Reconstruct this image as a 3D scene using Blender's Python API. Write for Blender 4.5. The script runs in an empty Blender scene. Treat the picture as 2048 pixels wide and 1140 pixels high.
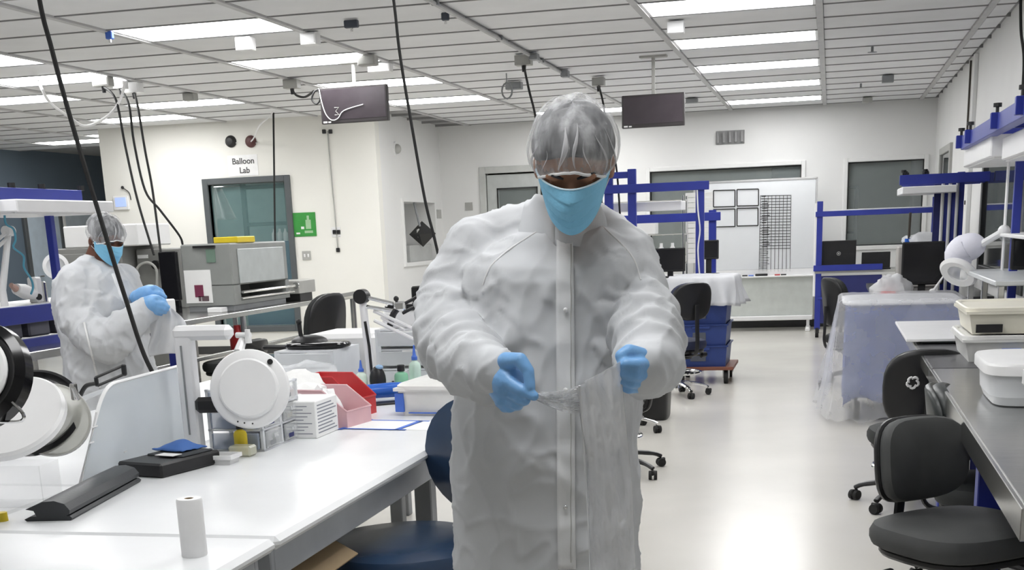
import bpy, bmesh, math, random
import numpy as np
from mathutils import Vector, Matrix, noise
random.seed(7)
C = bpy.context.scene.collection
scene = bpy.context.scene
# ------------------------------------------------------------------ camera
# pinhole model of the photograph (2048 x 1140); world: X right, Y into the room, Z up, metres
F = 2550.0; PX, PY = 1024.0, 1160.0; H = 1.41; ZC = 2.86
_d = Vector((1662-PX, 438-PY, F)).normalized()
_n = Vector((1380-PX, 10400-PY, F)); _n = (_n - _d*_n.dot(_d)).normalized()
_u = -_n
_r = _d.cross(_u)
if _r.x < 0: _r = -_r
MW = Matrix((_r, _d, _u))                      # camera (x right, y down, z forward) -> world
cam_d = bpy.data.cameras.new('camera'); cam = bpy.data.objects.new('camera', cam_d); C.objects.link(cam)
cam_d.sensor_fit = 'HORIZONTAL'; cam_d.sensor_width = 36.0; cam_d.lens = F/2048*36
cam_d.shift_y = (PY-570)/2048; cam_d.clip_start = 0.02; cam_d.clip_end = 100
right, down, fwd = MW.col[0], MW.col[1], MW.col[2]
R4 = Matrix((right, -down, -fwd)).transposed().to_4x4()
cam.matrix_world = Matrix.Translation((0, 0, H)) @ R4
scene.camera = cam
# ------------------------------------------------------------------ world and exposure
w = bpy.data.worlds.new('world'); scene.world = w; w.use_nodes = True
w.node_tree.nodes['Background'].inputs[0].default_value = (0.92, 0.96, 1.0, 1)
w.node_tree.nodes['Background'].inputs[1].default_value = 0.0      # closed room: no sky reaches it
vs = scene.view_settings; vs.view_transform = 'Standard'; vs.look = 'None'; vs.gamma = 1; vs.use_curve_mapping = False
vs.exposure = 0.85
LAMP = 7.0                                      # strength of the ceiling panels
# ------------------------------------------------------------------ measuring helpers
def ray(x, y): return MW @ Vector((x-PX, y-PY, F))
def onz(x, y, z):
    r = ray(x, y); t = (z-H)/r.z; return Vector((r.x*t, r.y*t, z))
def ony(x, y, Y):
    r = ray(x, y); t = Y/r.y; return Vector((r.x*t, Y, r.z*t+H))
def onx(x, y, X):
    r = ray(x, y); t = X/r.x; return Vector((X, r.y*t, r.z*t+H))
def rect(x0, y0, x1, y1, Y):
    a, b = ony(x0, y0, Y), ony(x1, y1, Y); c, d = ony(x0, y1, Y), ony(x1, y0, Y)
    return (a.x+c.x)/2, (b.x+d.x)/2, (b.z+c.z)/2, (a.z+d.z)/2      # x0, x1, z0, z1
# ------------------------------------------------------------------ materials
MATS = {}
def mat(name, col, rough=0.5, metal=0.0, var=0.06, scale=8.0, bump=0.0, bscale=60.0, spec=0.5, alpha=1.0, emit=0.0, coat=0.0, transl=0.0, trans=0.0, ior=1.45, rnd=0.0, stretch=None, crease=False, bdist=0.01):
    if name in MATS: return MATS[name]
    m = bpy.data.materials.new(name); m.use_nodes = True; nt = m.node_tree; N = nt.nodes; L = nt.links
    b = N['Principled BSDF']
    tc = N.new('ShaderNodeTexCoord'); co = tc.outputs['Object']
    if stretch:
        mp = N.new('ShaderNodeMapping'); mp.inputs['Scale'].default_value = stretch; L.new(co, mp.inputs[0]); co = mp.outputs[0]
    n = N.new('ShaderNodeTexNoise'); n.inputs['Scale'].default_value = scale; n.inputs['Detail'].default_value = 4
    L.new(co, n.inputs['Vector'])
    mr = N.new('ShaderNodeMapRange'); mr.inputs['From Min'].default_value = 0.3; mr.inputs['From Max'].default_value = 0.7
    mr.inputs['To Min'].default_value = 1-var; mr.inputs['To Max'].default_value = 1+var; L.new(n.outputs['Fac'], mr.inputs['Value'])
    vm = N.new('ShaderNodeVectorMath'); vm.operation = 'SCALE'; vm.inputs[0].default_value = col[:3]; L.new(mr.outputs[0], vm.inputs['Scale'])
    outc = vm.outputs[0]
    if rnd:
        oi = N.new('ShaderNodeObjectInfo'); m2 = N.new('ShaderNodeMapRange'); m2.inputs['To Min'].default_value = 1-rnd; m2.inputs['To Max'].default_value = 1+rnd
        L.new(oi.outputs['Random'], m2.inputs['Value']); v2 = N.new('ShaderNodeVectorMath'); v2.operation = 'SCALE'
        L.new(outc, v2.inputs[0]); L.new(m2.outputs[0], v2.inputs['Scale']); outc = v2.outputs[0]
    L.new(outc, b.inputs['Base Color'])
    b.inputs['Roughness'].default_value = rough; b.inputs['Metallic'].default_value = metal
    b.inputs['Specular IOR Level'].default_value = spec; b.inputs['Alpha'].default_value = 1.0 if transl else alpha
    b.inputs['Coat Weight'].default_value = coat; b.inputs['Coat Roughness'].default_value = 0.1
    b.inputs['Transmission Weight'].default_value = trans; b.inputs['IOR'].default_value = ior
    if emit: L.new(outc, b.inputs['Emission Color']); b.inputs['Emission Strength'].default_value = emit
    if bump:
        n2 = N.new('ShaderNodeTexNoise'); n2.noise_type = 'RIDGED_MULTIFRACTAL' if crease else 'FBM'; n2.inputs['Scale'].default_value = bscale; n2.inputs['Detail'].default_value = 5; L.new(co, n2.inputs['Vector'])
        bp = N.new('ShaderNodeBump'); bp.inputs['Strength'].default_value = bump; bp.inputs['Distance'].default_value = bdist
        L.new(n2.outputs['Fac'], bp.inputs['Height']); L.new(bp.outputs[0], b.inputs['Normal'])
    if transl:
        t = N.new('ShaderNodeBsdfTranslucent'); L.new(outc, t.inputs['Color']); mx = N.new('ShaderNodeMixShader'); mx.inputs[0].default_value = transl
        L.new(b.outputs[0], mx.inputs[1]); L.new(t.outputs[0], mx.inputs[2]); fin = mx
        if alpha < 1:
            tp = N.new('ShaderNodeBsdfTransparent'); fin = N.new('ShaderNodeMixShader'); fin.inputs[0].default_value = alpha
            L.new(tp.outputs[0], fin.inputs[1]); L.new(mx.outputs[0], fin.inputs[2])
        L.new(fin.outputs[0], N['Material Output'].inputs['Surface'])
    MATS[name] = m
    return m
# the palette
wallm  = mat('white_wall_paint', (0.80, 0.80, 0.79), 0.6, var=0.02, scale=1.5)
wallc  = mat('cream_wall_paint', (0.84, 0.83, 0.78), 0.6, var=0.02, scale=1.5)
navyw  = mat('slate_blue_wall_paint', (0.12, 0.155, 0.195), 0.6, var=0.05, scale=1.5)
floorm = mat('beige_vinyl_floor', (0.66, 0.64, 0.59), 0.22, var=0.05, scale=1.2, bump=0.02, bscale=3, spec=0.5)
tilem  = mat('ceiling_tile', (0.77, 0.775, 0.785), 0.8, var=0.03, scale=3, bump=0.05, bscale=120, rnd=0.035)
gridm  = mat('ceiling_grid_grey', (0.28, 0.28, 0.28), 0.5)
runm   = mat('ceiling_runner_grey', (0.50, 0.50, 0.50), 0.5)
slabm  = mat('ceiling_slab', (0.35, 0.35, 0.35), 0.8)
lampm  = mat('lamp_diffuser_glow', (1.0, 1.0, 1.0), 0.5, var=0.0, emit=LAMP)
wplas  = mat('white_plastic', (0.82, 0.82, 0.82), 0.35, var=0.02)
wpaint = mat('white_enamel', (0.84, 0.84, 0.85), 0.3, var=0.02)
cream  = mat('cream_plastic', (0.80, 0.77, 0.66), 0.4, var=0.03)
lam    = mat('white_laminate', (0.78, 0.79, 0.80), 0.28, var=0.03, scale=4)
lamE   = mat('grey_edge_band', (0.42, 0.44, 0.47), 0.4)
greym  = mat('grey_painted_metal', (0.26, 0.27, 0.28), 0.45)
greyl  = mat('light_grey_metal', (0.42, 0.42, 0.40), 0.45)
steel  = mat('stainless_steel', (0.55, 0.55, 0.54), 0.22, 1.0, var=0.08, scale=12, stretch=(1, 6, 1))
chrome = mat('chrome', (0.75, 0.75, 0.75), 0.08, 1.0, var=0.0)
blk    = mat('black_plastic', (0.014, 0.014, 0.015), 0.4, var=0.1)
blkg   = mat('glossy_black', (0.006, 0.006, 0.007), 0.15, var=0.1)
rubber = mat('black_rubber', (0.012, 0.012, 0.012), 0.7, var=0.1)
scr    = mat('dark_screen', (0.010, 0.010, 0.012), 0.12, var=0.05)
blue   = mat('royal_blue_steel', (0.025, 0.04, 0.29), 0.38, var=0.06)
blued  = mat('dark_blue_panel', (0.02, 0.025, 0.13), 0.5, var=0.06)
tote   = mat('blue_tote_plastic', (0.028, 0.055, 0.22), 0.45, var=0.08)
navyv  = mat('navy_vinyl', (0.018, 0.04, 0.085), 0.27, var=0.15, scale=4, bump=0.03, bscale=200)
gfab   = mat('charcoal_fabric', (0.060, 0.062, 0.062), 0.75, var=0.18, scale=5, bump=0.1, bscale=400)
bfab   = mat('black_fabric', (0.016, 0.018, 0.018), 0.7, var=0.15, bump=0.1, bscale=300)
coatm  = mat('white_nonwoven_gown', (0.67, 0.685, 0.705), 0.75, var=0.05, scale=9, bump=0.75, bscale=8, spec=0.25, transl=0.10, crease=True, bdist=0.03)
glovem = mat('blue_nitrile', (0.20, 0.43, 0.77), 0.38, var=0.08, scale=30, bump=0.12, bscale=90)
maskm  = mat('surgical_mask_blue', (0.24, 0.58, 0.82), 0.7, var=0.05, scale=20, bump=0.15, bscale=120)
maskw  = mat('white_elastic', (0.85, 0.85, 0.85), 0.6)
skin1  = mat('tan_skin', (0.36, 0.19, 0.12), 0.5, var=0.08, scale=20, spec=0.35)
skin2  = mat('brown_skin', (0.13, 0.055, 0.035), 0.5, var=0.08, scale=20, spec=0.35)
hairm  = mat('dark_hair', (0.02, 0.02, 0.024), 0.6, var=0.3, scale=40)
trousm = mat('dark_trousers', (0.03, 0.033, 0.045), 0.8)
film   = mat('clear_film', (0.86, 0.88, 0.90), 0.25, var=0.02, alpha=0.42, bump=0.3, bscale=25, transl=0.25)
filmw  = mat('milky_film', (0.86, 0.87, 0.89), 0.35, var=0.03, alpha=0.80, bump=0.4, bscale=14, transl=0.3)
clear  = mat('clear_plastic', (0.85, 0.87, 0.88), 0.12, var=0.02, alpha=0.30)
frost  = mat('frosted_plastic', (0.83, 0.85, 0.87), 0.3, var=0.03, alpha=0.66)
faint  = mat('faint_clear', (.9, .92, .93), .05, var=0, alpha=.10)
glassm = mat('window_glass', (0.70, 0.78, 0.78), 0.05, var=0.0, alpha=0.16)
glasst = mat('teal_window_glass', (0.25, 0.42, 0.42), 0.05, var=0.0, alpha=0.22)
paper  = mat('white_paper', (0.84, 0.84, 0.83), 0.7, var=0.02)
ink    = mat('black_ink', (0.03, 0.03, 0.03), 0.7)
inkg   = mat('grey_ink', (0.10, 0.10, 0.10), 0.7)
yellow = mat('yellow_plastic', (0.72, 0.55, 0.03), 0.4)
redm   = mat('red_plastic', (0.52, 0.03, 0.035), 0.35)
pinkm  = mat('pink_clear_plastic', (0.80, 0.52, 0.55), 0.25, alpha=0.75)
greenm = mat('green_poster_print', (0.05, 0.30, 0.06), 0.4, var=0.1)
greenl = mat('green_liquid', (0.30, 0.66, 0.42), 0.3, alpha=0.8)
tapeb  = mat('blue_tape', (0.07, 0.17, 0.62), 0.5)
bluef  = mat('blue_glossy_film', (0.03, 0.13, 0.55), 0.15)
drapeb = mat('blue_grey_cover_cloth', (0.085, 0.125, 0.32), 0.6, var=0.1, scale=5)
card   = mat('brown_cardboard', (0.33, 0.24, 0.14), 0.8)
beige  = mat('beige_room_paint', (0.42, 0.38, 0.30), 0.7, var=0.05)
brown  = mat('dark_brown_metal', (0.05, 0.04, 0.03), 0.5)
dframe = mat('dark_grey_frame', (0.10, 0.11, 0.115), 0.45)
wb     = mat('whiteboard_enamel', (0.74, 0.76, 0.78), 0.2, var=0.01)
# ------------------------------------------------------------------ mesh helpers
class MB:
    def __init__(s): s.v = []; s.f = []
    def add(s, vs_, fs, M=None):
        o = len(s.v)
        s.v += [tuple(M @ Vector(p)) for p in vs_] if M is not None else [tuple(p) for p in vs_]
        s.f += [tuple(i+o for i in f) for f in fs]; return s
    def box(s, c, size, bev=0.0, M=None):
        hx, hy, hz = size[0]/2, size[1]/2, size[2]/2; c = Vector(c)
        T = Matrix.Translation(c); T = (M @ T) if M is not None else T
        b = min(bev, hx*.9, hy*.9, hz*.9)
        if b <= 0:
            v = [(x*hx, y*hy, z*hz) for x in (-1, 1) for y in (-1, 1) for z in (-1, 1)]
            f = [(0,1,3,2), (4,6,7,5), (0,4,5,1), (2,3,7,6), (0,2,6,4), (1,5,7,3)]
            return s.add(v, f, T)
        v = []; idx = {}
        for x in (-1, 1):
            for y in (-1, 1):
                for z in (-1, 1):
                    for a in range(3):
                        p = [x*(hx-b), y*(hy-b), z*(hz-b)]; p[a] = (x*hx, y*hy, z*hz)[a]
                        idx[(x, y, z, a)] = len(v); v.append(p)
        f = []
        def q(ks): f.append(tuple(idx[k] for k in ks))
        for sg in (-1, 1):
            o = [(-1,-1), (1,-1), (1,1), (-1,1)]
            for a in range(3):
                ks = []
                for (p, r) in o:
                    k = [0,0,0]; k[a] = sg; k[(a+1)%3] = p; k[(a+2)%3] = r; ks.append((*k, a))
                q(ks if sg > 0 else ks[::-1])
        for a in range(3):
            b1, b2 = (a+1)%3, (a+2)%3
            for p in (-1, 1):
                for r in (-1, 1):
                    k0 = [0,0,0]; k1 = [0,0,0]; k0[a] = -1; k1[a] = 1
                    k0[b1] = k1[b1] = p; k0[b2] = k1[b2] = r
                    ks = [(*k0, b1), (*k1, b1), (*k1, b2), (*k0, b2)]
                    q(ks if p*r < 0 else ks[::-1])
        for x in (-1, 1):
            for y in (-1, 1):
                for z in (-1, 1):
                    ks = [(x, y, z, 0), (x, y, z, 1), (x, y, z, 2)]
                    q(ks if x*y*z > 0 else ks[::-1])
        return s.add(v, f, T)
    def bb(s, x0, x1, y0, y1, z0, z1, bev=0.0, M=None):
        return s.box(((x0+x1)/2, (y0+y1)/2, (z0+z1)/2), (abs(x1-x0), abs(y1-y0), abs(z1-z0)), bev, M)
    def loft(s, rings, cap=True, closed=True, M=None):
        n = len(rings[0]); v = [p for r in rings for p in r]; f = []
        for i in range(len(rings)-1):
            for j in range(n if closed else n-1):
                a, b = i*n+j, i*n+(j+1) % n
                f.append((a, b, b+n, a+n))
        if cap:
            f.append(tuple(range(n))[::-1]); f.append(tuple((len(rings)-1)*n+j for j in range(n)))
        return s.add(v, f, M)
    def tube(s, pts, r, n=8, cap=True, closed=False, M=None, flat=1.0):
        pts = [Vector(p) for p in pts]; m = len(pts)
        rs = r if isinstance(r, (list, tuple)) else [r]*m
        rings = []; up = None
        for i, p in enumerate(pts):
            if closed: t = (pts[(i+1) % m]-pts[i-1])
            else: t = pts[min(i+1, m-1)]-pts[max(i-1, 0)]
            t.normalize()
            if up is None:
                up = Vector((0, 0, 1)) if abs(t.z) < .9 else Vector((1, 0, 0))
            a = t.cross(up)
            if a.length < 1e-5: a = t.cross(Vector((0.3, 1, 0.2)))
            a.normalize(); bq = a.cross(t).normalized(); up = bq
            rings.append([p+(a*math.cos(2*math.pi*k/n)*rs[i]+bq*math.sin(2*math.pi*k/n)*rs[i]*flat) for k in range(n)])
        if closed: rings.append(rings[0]); cap = False
        return s.loft(rings, cap, True, M)
    def cyl(s, p0, p1, r0, r1=None, n=16, M=None):
        return s.tube([p0, p1], [r0, r0 if r1 is None else r1], n, M=M)
    def lathe(s, prof, n=24, M=None, cap=False):
        rings = [[(r*math.cos(2*math.pi*k/n), r*math.sin(2*math.pi*k/n), z) for k in range(n)] for r, z in prof]
        return s.loft(rings, cap, True, M)
    def prism(s, poly, z0, z1, M=None):
        n = len(poly)
        v = [(x, y, z0) for x, y in poly]+[(x, y, z1) for x, y in poly]
        f = [tuple(range(n))[::-1], tuple(range(n, 2*n))]+[(i, (i+1) % n, (i+1) % n+n, i+n) for i in range(n)]
        return s.add(v, f, M)
    def grid(s, fn, nu, nv, M=None):
        v = [fn(i/nu, j/nv) for i in range(nu+1) for j in range(nv+1)]
        f = [(i*(nv+1)+j, (i+1)*(nv+1)+j, (i+1)*(nv+1)+j+1, i*(nv+1)+j+1) for i in range(nu) for j in range(nv)]
        return s.add(v, f, M)
    def ball(s, c, r, nu=16, nv=10, M=None):
        r = r if isinstance(r, (tuple, list)) else (r, r, r); T = Matrix.Translation(c); T = T @ M if M is not None else T
        rings = []
        for j in range(nv+1):
            a = -math.pi/2+math.pi*j/nv; cr = max(math.cos(a), 1e-3)
            rings.append([(r[0]*cr*math.cos(2*math.pi*k/nu), r[1]*cr*math.sin(2*math.pi*k/nu), r[2]*math.sin(a)) for k in range(nu)])
        return s.loft(rings, True, True, T)
    def cap(s, p0, p1, r0, r1, n=12):                # tapered limb with round ends
        p0, p1 = Vector(p0), Vector(p1); t = (p1-p0); Lg = t.length; t.normalize() if Lg > 1e-6 else None
        pts = []; rr = []
        for k in range(5):
            a = math.pi/2*k/4; pts.append(p0-t*r0*math.cos(a)); rr.append(max(r0*math.sin(a), 1e-4))
        for k in range(5):
            a = math.pi/2*k/4; pts.append(p1+t*r1*math.sin(a)); rr.append(max(r1*math.cos(a), 1e-4))
        return s.tube(pts, rr, n)
def mesh_of(mb, name, smooth=35):
    me = bpy.data.meshes.new(name); me.from_pydata(mb.v, [], mb.f); me.validate(); me.update()
    bm = bmesh.new(); bm.from_mesh(me); bmesh.ops.recalc_face_normals(bm, faces=bm.faces); bm.to_mesh(me); bm.free()
    if smooth:
        me.polygons.foreach_set('use_smooth', [True]*len(me.polygons)); me.set_sharp_from_angle(angle=math.radians(smooth))
    return me
ROOT = {}
def link(name, me, m, parent=None):
    o = bpy.data.objects.new(name, me); C.objects.link(o)
    if m is not None:
        me.materials.clear(); me.materials.append(m)
    if parent is not None: o.parent = parent
    return o
def wmat(o):
    M = Matrix.Identity(4)
    while o is not None: M = o.matrix_basis @ M; o = o.parent
    return M
def obj(name, mb, m, parent=None, world=False, smooth=35, solid=0, label=None):
    if world and parent is not None:
        I = wmat(parent).inverted(); mb.v = [tuple(I @ Vector(p)) for p in mb.v]
    o = link(name, mesh_of(mb, name, smooth), m, parent)
    if solid:
        md = o.modifiers.new('solidify', 'SOLIDIFY'); md.thickness = solid; md.offset = 0
    if label: o['label'] = label
    return o
def tag(o, label, cat, group=None):
    o['label'] = label; o['category'] = cat
    if group: o['group'] = group
    return o
def thing(name, label, cat, loc=(0, 0, 0), rz=0.0, group=None):
    o = bpy.data.objects.new(name, None); C.objects.link(o); o.empty_display_size = 0.05
    o.location = loc; o.rotation_euler = (0, 0, rz)
    return tag(o, label, cat, group)
def struct(name, mb, m, parent=None, **k):
    o = obj(name, mb, m, parent, **k)
    if parent is None: o['kind'] = 'structure'
    return o
def dup(root, loc, rz=None, label=None):
    def cp(o, par):
        c = o.copy(); C.objects.link(c); c.parent = par
        for ch in list(o.children): cp(ch, c)
        return c
    r = cp(root, None); r.location = loc
    if rz is not None: r.rotation_euler = (0, 0, rz)
    if label: r['label'] = label
    return r
def text(name, body, size, m, parent, M, align='CENTER', extrude=0.0006, bold=False):
    cu = bpy.data.curves.new(name, 'FONT'); cu.body = body; cu.size = size; cu.align_x = align; cu.align_y = 'CENTER'; cu.extrude = extrude
    if bold: cu.offset = size*0.02
    t = bpy.data.objects.new(name, cu); C.objects.link(t); bpy.context.view_layer.update()
    me = bpy.data.meshes.new_from_object(t.evaluated_get(bpy.context.evaluated_depsgraph_get())); bpy.data.objects.remove(t)
    me.transform(M); o = link(name, me, m, parent); return o
def bake(o):                                      # apply the modifiers of a freshly built object
    bpy.context.view_layer.update()
    me = bpy.data.meshes.new_from_object(o.evaluated_get(bpy.context.evaluated_depsgraph_get()))
    o.modifiers.clear(); o.data = me
    return o
def remesh(name, mb, m, parent, voxel, smooth_it=6, fac=0.5):
    o = obj(name, mb, m, parent, smooth=0)
    r = o.modifiers.new('r', 'REMESH'); r.mode = 'VOXEL'; r.voxel_size = voxel
    if smooth_it:
        sm = o.modifiers.new('s', 'SMOOTH'); sm.iterations = smooth_it; sm.factor = fac
    bake(o); o.data.polygons.foreach_set('use_smooth', [True]*len(o.data.polygons))
    if m is not None and not o.data.materials: o.data.materials.append(m)
    return o
def vco(me):
    a = np.empty(len(me.vertices)*3); me.vertices.foreach_get('co', a); return a.reshape(-1, 3)
def vnorm(me):
    a = np.empty(len(me.vertices)*3); me.vertices.foreach_get('normal', a); return a.reshape(-1, 3)
def setco(me, a): me.vertices.foreach_set('co', a.reshape(-1)); me.update()
def nz(p, s, seed=0): return noise.noise(Vector((p[0]*s+seed*13.1, p[1]*s+seed*7.7, p[2]*s-seed*3.3)))
def RX(a): return Matrix.Rotation(a, 4, 'X')
def RY(a): return Matrix.Rotation(a, 4, 'Y')
def RZ(a): return Matrix.Rotation(a, 4, 'Z')
def T(x, y=None, z=None): return Matrix.Translation((x, y, z) if y is not None else x)
def catenary(a, b, sag, n=14):
    a, b = Vector(a), Vector(b); return [a.lerp(b, t/n)+Vector((0, 0, -sag*4*(t/n)*(1-t/n))) for t in range(n+1)]
def spline(pts, k=6):
    P = [Vector(p) for p in pts]; out = []
    for i in range(len(P)-1):
        p0, p1, p2, p3 = P[max(i-1, 0)], P[i], P[i+1], P[min(i+2, len(P)-1)]
        for j in range(k):
            t = j/k
            out.append(0.5*((2*p1)+(p2-p0)*t+(2*p0-5*p1+4*p2-p3)*t*t+(3*p1-p0-3*p2+p3)*t**3))
    out.append(P[-1]); return out
# ================================================================== the room
YB, XR, XL, XS, YBL, XE = 18.2, 1.29, -12.0, -5.4, 15.5, -9.12
YN = -3.0
struct('floor', MB().bb(XL-.1, XR+.1, YN-.1, 22.2, -0.1, 0), floorm)
struct('wall_right', MB().bb(XR, XR+.15, YN, YB+3.9, 0, ZC+.1), wallm)
struct('wall_left', MB().bb(XL-.15, XL, YN, 22.1, 0, ZC+.1), navyw)
struct('wall_near', MB().bb(XL, XR, YN-.15, YN, 0, ZC+.1), wallm)
struct('wall_far', MB().bb(XL, XR, 22.0, 22.15, 0, ZC+.1), beige)
def wall_x(name, x0, x1, y, th, holes, m):       # a wall along X with rectangular openings (x0,x1,z0,z1)
    mb = MB(); xs = sorted({x0, x1, *[h[0] for h in holes], *[h[1] for h in holes]})
    for a, b in zip(xs[:-1], xs[1:]):
        hs = sorted([h for h in holes if h[0] <= a+1e-6 and h[1] >= b-1e-6], key=lambda h: h[2]); z = 0.0
        for h in hs:
            if h[2] > z: mb.bb(a, b, y, y+th, z, h[2])
            z = h[3]
        mb.bb(a, b, y, y+th, z, ZC+.1)
    return struct(name, mb, m)
W1 = (-2.42, -.40, 1.0, 2.12); W2 = (.20, 1.16, 1.05, 2.12); D1 = (-4.74, -3.85, 0.0, 2.2)
W3 = (-7.66, -6.62, .35, 2.11)
wall_x('wall_back', XS, XR, YB, .15, [W1, W2, D1], wallm)
wall_x('wall_balloon_lab', XE, XS, YBL, .15, [W3], wallc)
# side wall of the projecting room, with the niche
N0, N1, NZ0, NZ1 = 16.38, 17.75, 1.06, 1.83
sw = MB(); sw.bb(XS-.12, XS, YBL+.15, N0, 0, ZC+.1); sw.bb(XS-.12, XS, N1, YB, 0, ZC+.1); sw.bb(XS-.12, XS, N0, N1, 0, NZ0); sw.bb(XS-.12, XS, N0, N1, NZ1, ZC+.1)
struct('wall_side', sw, wallm)
struct('wall_niche', MB().bb(XS-.55, XS-.5, N0-.1, N1+.1, NZ0-.1, NZ1+.1).bb(XS-.5, XS-.12, N0-.1, N0, NZ0-.1, NZ1+.1).bb(XS-.5, XS-.12, N1, N1+.1, NZ0-.1, NZ1+.1).bb(XS-.5, XS-.12, N0, N1, NZ0-.1, NZ0).bb(XS-.5, XS-.12, N0, N1, NZ1, NZ1+.1), wallm)
nf = MB(); e = .05
nf.bb(XS, XS+.03, N0-e, N0, NZ0-e, NZ1+e); nf.bb(XS, XS+.03, N1, N1+e, NZ0-e, NZ1+e); nf.bb(XS, XS+.03, N0, N1, NZ0-e, NZ0); nf.bb(XS, XS+.03, N0, N1, NZ1, NZ1+e)
struct('trim_1', nf, wallm)
# left end wall of the lab and the wall of the room behind it
struct('wall_end', MB().bb(XE, XE+.15, YBL+.15, 22, 0, ZC+.1), wallc)
struct('wall_lab_rear', MB().bb(XE+.15, XS-.12, 18.2, 18.35, 0, ZC+.1), mat('teal_grey_paint', (0.42, 0.52, 0.52), .6))
# window frames and panes
def frame(name, x0, x1, z0, z1, y, w, d, m, pane, mull=()):
    mb = MB(); mb.bb(x0-w, x0, y-d, y+.1, z0-w, z1+w, .006); mb.bb(x1, x1+w, y-d, y+.1, z0-w, z1+w, .006)
    mb.bb(x0, x1, y-d, y+.1, z1, z1+w, .006); mb.bb(x0, x1, y-d, y+.1, z0-w, z0, .006)
    o = struct(name, mb, m)
    if pane is not None: obj('pane', MB().bb(x0, x1, y+.06, y+.068, z0, z1), pane, o)
    for (a, b, c, d2) in mull: obj('mullion', MB().bb(a, b, y+.02, y+.075, c, d2, .004), m, o)
    return o
frame('window_1', *W1, YB, .055, .025, wallm, glassm)
frame('window_2', *W2, YB, .055, .025, wallm, glassm)
frame('window_3', *W3, YBL, .075, .03, dframe, glasst)
lw = mat('thin_black_gasket', (.03, .03, .03), .5)
for (n, W) in (('trim_2', W1), ('trim_3', W2)):
    mb = MB(); x0, x1, z0, z1 = W; g = .014
    mb.bb(x0, x1, YB+.03, YB+.06, z1-g, z1); mb.bb(x0, x1, YB+.03, YB+.06, z0, z0+g); mb.bb(x0, x0+g, YB+.03, YB+.06, z0, z1); mb.bb(x1-g, x1, YB+.03, YB+.06, z0, z1)
    struct(n, mb, lw)
# door in the back wall, behind the standing person
d1 = struct('door_1', MB().bb(D1[0]-.09, D1[0], YB-.02, YB+.1, 0, D1[3]+.09, .005).bb(D1[1], D1[1]+.09, YB-.02, YB+.1, 0, D1[3]+.09, .005).bb(D1[0], D1[1], YB-.02, YB+.1, D1[3], D1[3]+.09, .005), mat('pale_grey_frame', (.55, .56, .54), .5))
leaf = MB(); x0, x1 = D1[0]+.01, D1[1]-.01
leaf.bb(x0, x0+.16, YB+.03, YB+.08, .01, 2.18); leaf.bb(x1-.16, x1, YB+.03, YB+.08, .01, 2.18); leaf.bb(x0+.16, x1-.16, YB+.03, YB+.08, .01, 1.0); leaf.bb(x0+.16, x1-.16, YB+.03, YB+.08, 1.98, 2.18)
lf = obj('door_leaf', leaf, mat('grey_door_paint', (.50, .52, .51), .5), d1)
obj('pane', MB().bb(x0+.16, x1-.16, YB+.05, YB+.056, 1.0, 1.98), glassm, lf)
obj('gasket', MB().bb(x0+.14, x1-.14, YB+.02, YB+.03, 1.98, 2.0).bb(x0+.14, x0+.16, YB+.02, YB+.03, 1.0, 2.0).bb(x1-.16, x1-.14, YB+.02, YB+.03, 1.0, 2.0), lw, lf)
# windows and door of the right wall
def rframe(name, y0, y1, z0, z1, w, m, pane):
    mb = MB(); X = XR
    mb.bb(X-.035, X+.02, y0-w, y0, z0-w, z1+w, .005); mb.bb(X-.035, X+.02, y1, y1+w, z0-w, z1+w, .005); mb.bb(X-.035, X+.02, y0, y1, z1, z1+w, .005); mb.bb(X-.035, X+.02, y0, y1, z0-w, z0, .005)
    o = struct(name, mb, m); obj('pane', MB().bb(X-.012, X-.004, y0, y1, z0, z1), pane, o); return o
darkglass = mat('dark_window_glass', (.035, .04, .042), .04, var=.3, scale=3)
wy0 = onx(1960, 470, XR).y; wy1 = onx(2040, 470, XR).y
wfar = onx(1972, 400, XR).y
rframe('window_4', wfar-2.6, wfar, .98, 2.02, .12, mat('black_window_frame', (.018, .02, .02), .4), darkglass)
rframe('window_5', 15.7, 17.0, 1.3, 2.1, .08, greyl, darkglass)
# baseboards
bbm = mat('dark_vinyl_base', (.05, .05, .05), .5)
struct('baseboard_back', MB().bb(D1[1]+.09, XR, YB-.012, YB, 0, .1, .003), bbm)
struct('baseboard_right', MB().bb(XR-.012, XR, YN, YB-.012, 0, .1, .003), bbm)
struct('baseboard_balloon', MB().bb(XE, XS, YBL-.012, YBL, 0, .1, .003), bbm)
# rooms behind the windows: partitions
struct('wall_partition_1', MB().bb(-3.2, -3.1, YB+.15, 22, 0, ZC+.1), beige)
struct('wall_partition_2', MB().bb(-.16, -.06, YB+.15, 22, 0, ZC+.1), beige)
# ------------------------------------------------------------------ ceiling: slab, lateral bars, runners, tiles, panels
GX = [-.12+1.205*k for k in range(-10, 2)]+[XR]; GX[0] = XL
GY0, GP = 8.62, .63
ceil = struct('ceiling', MB().bb(XL-.1, XR+.1, YN-.1, 22.2, ZC+.02, ZC+.12), slabm)
rows = range(-18, 22)
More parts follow.
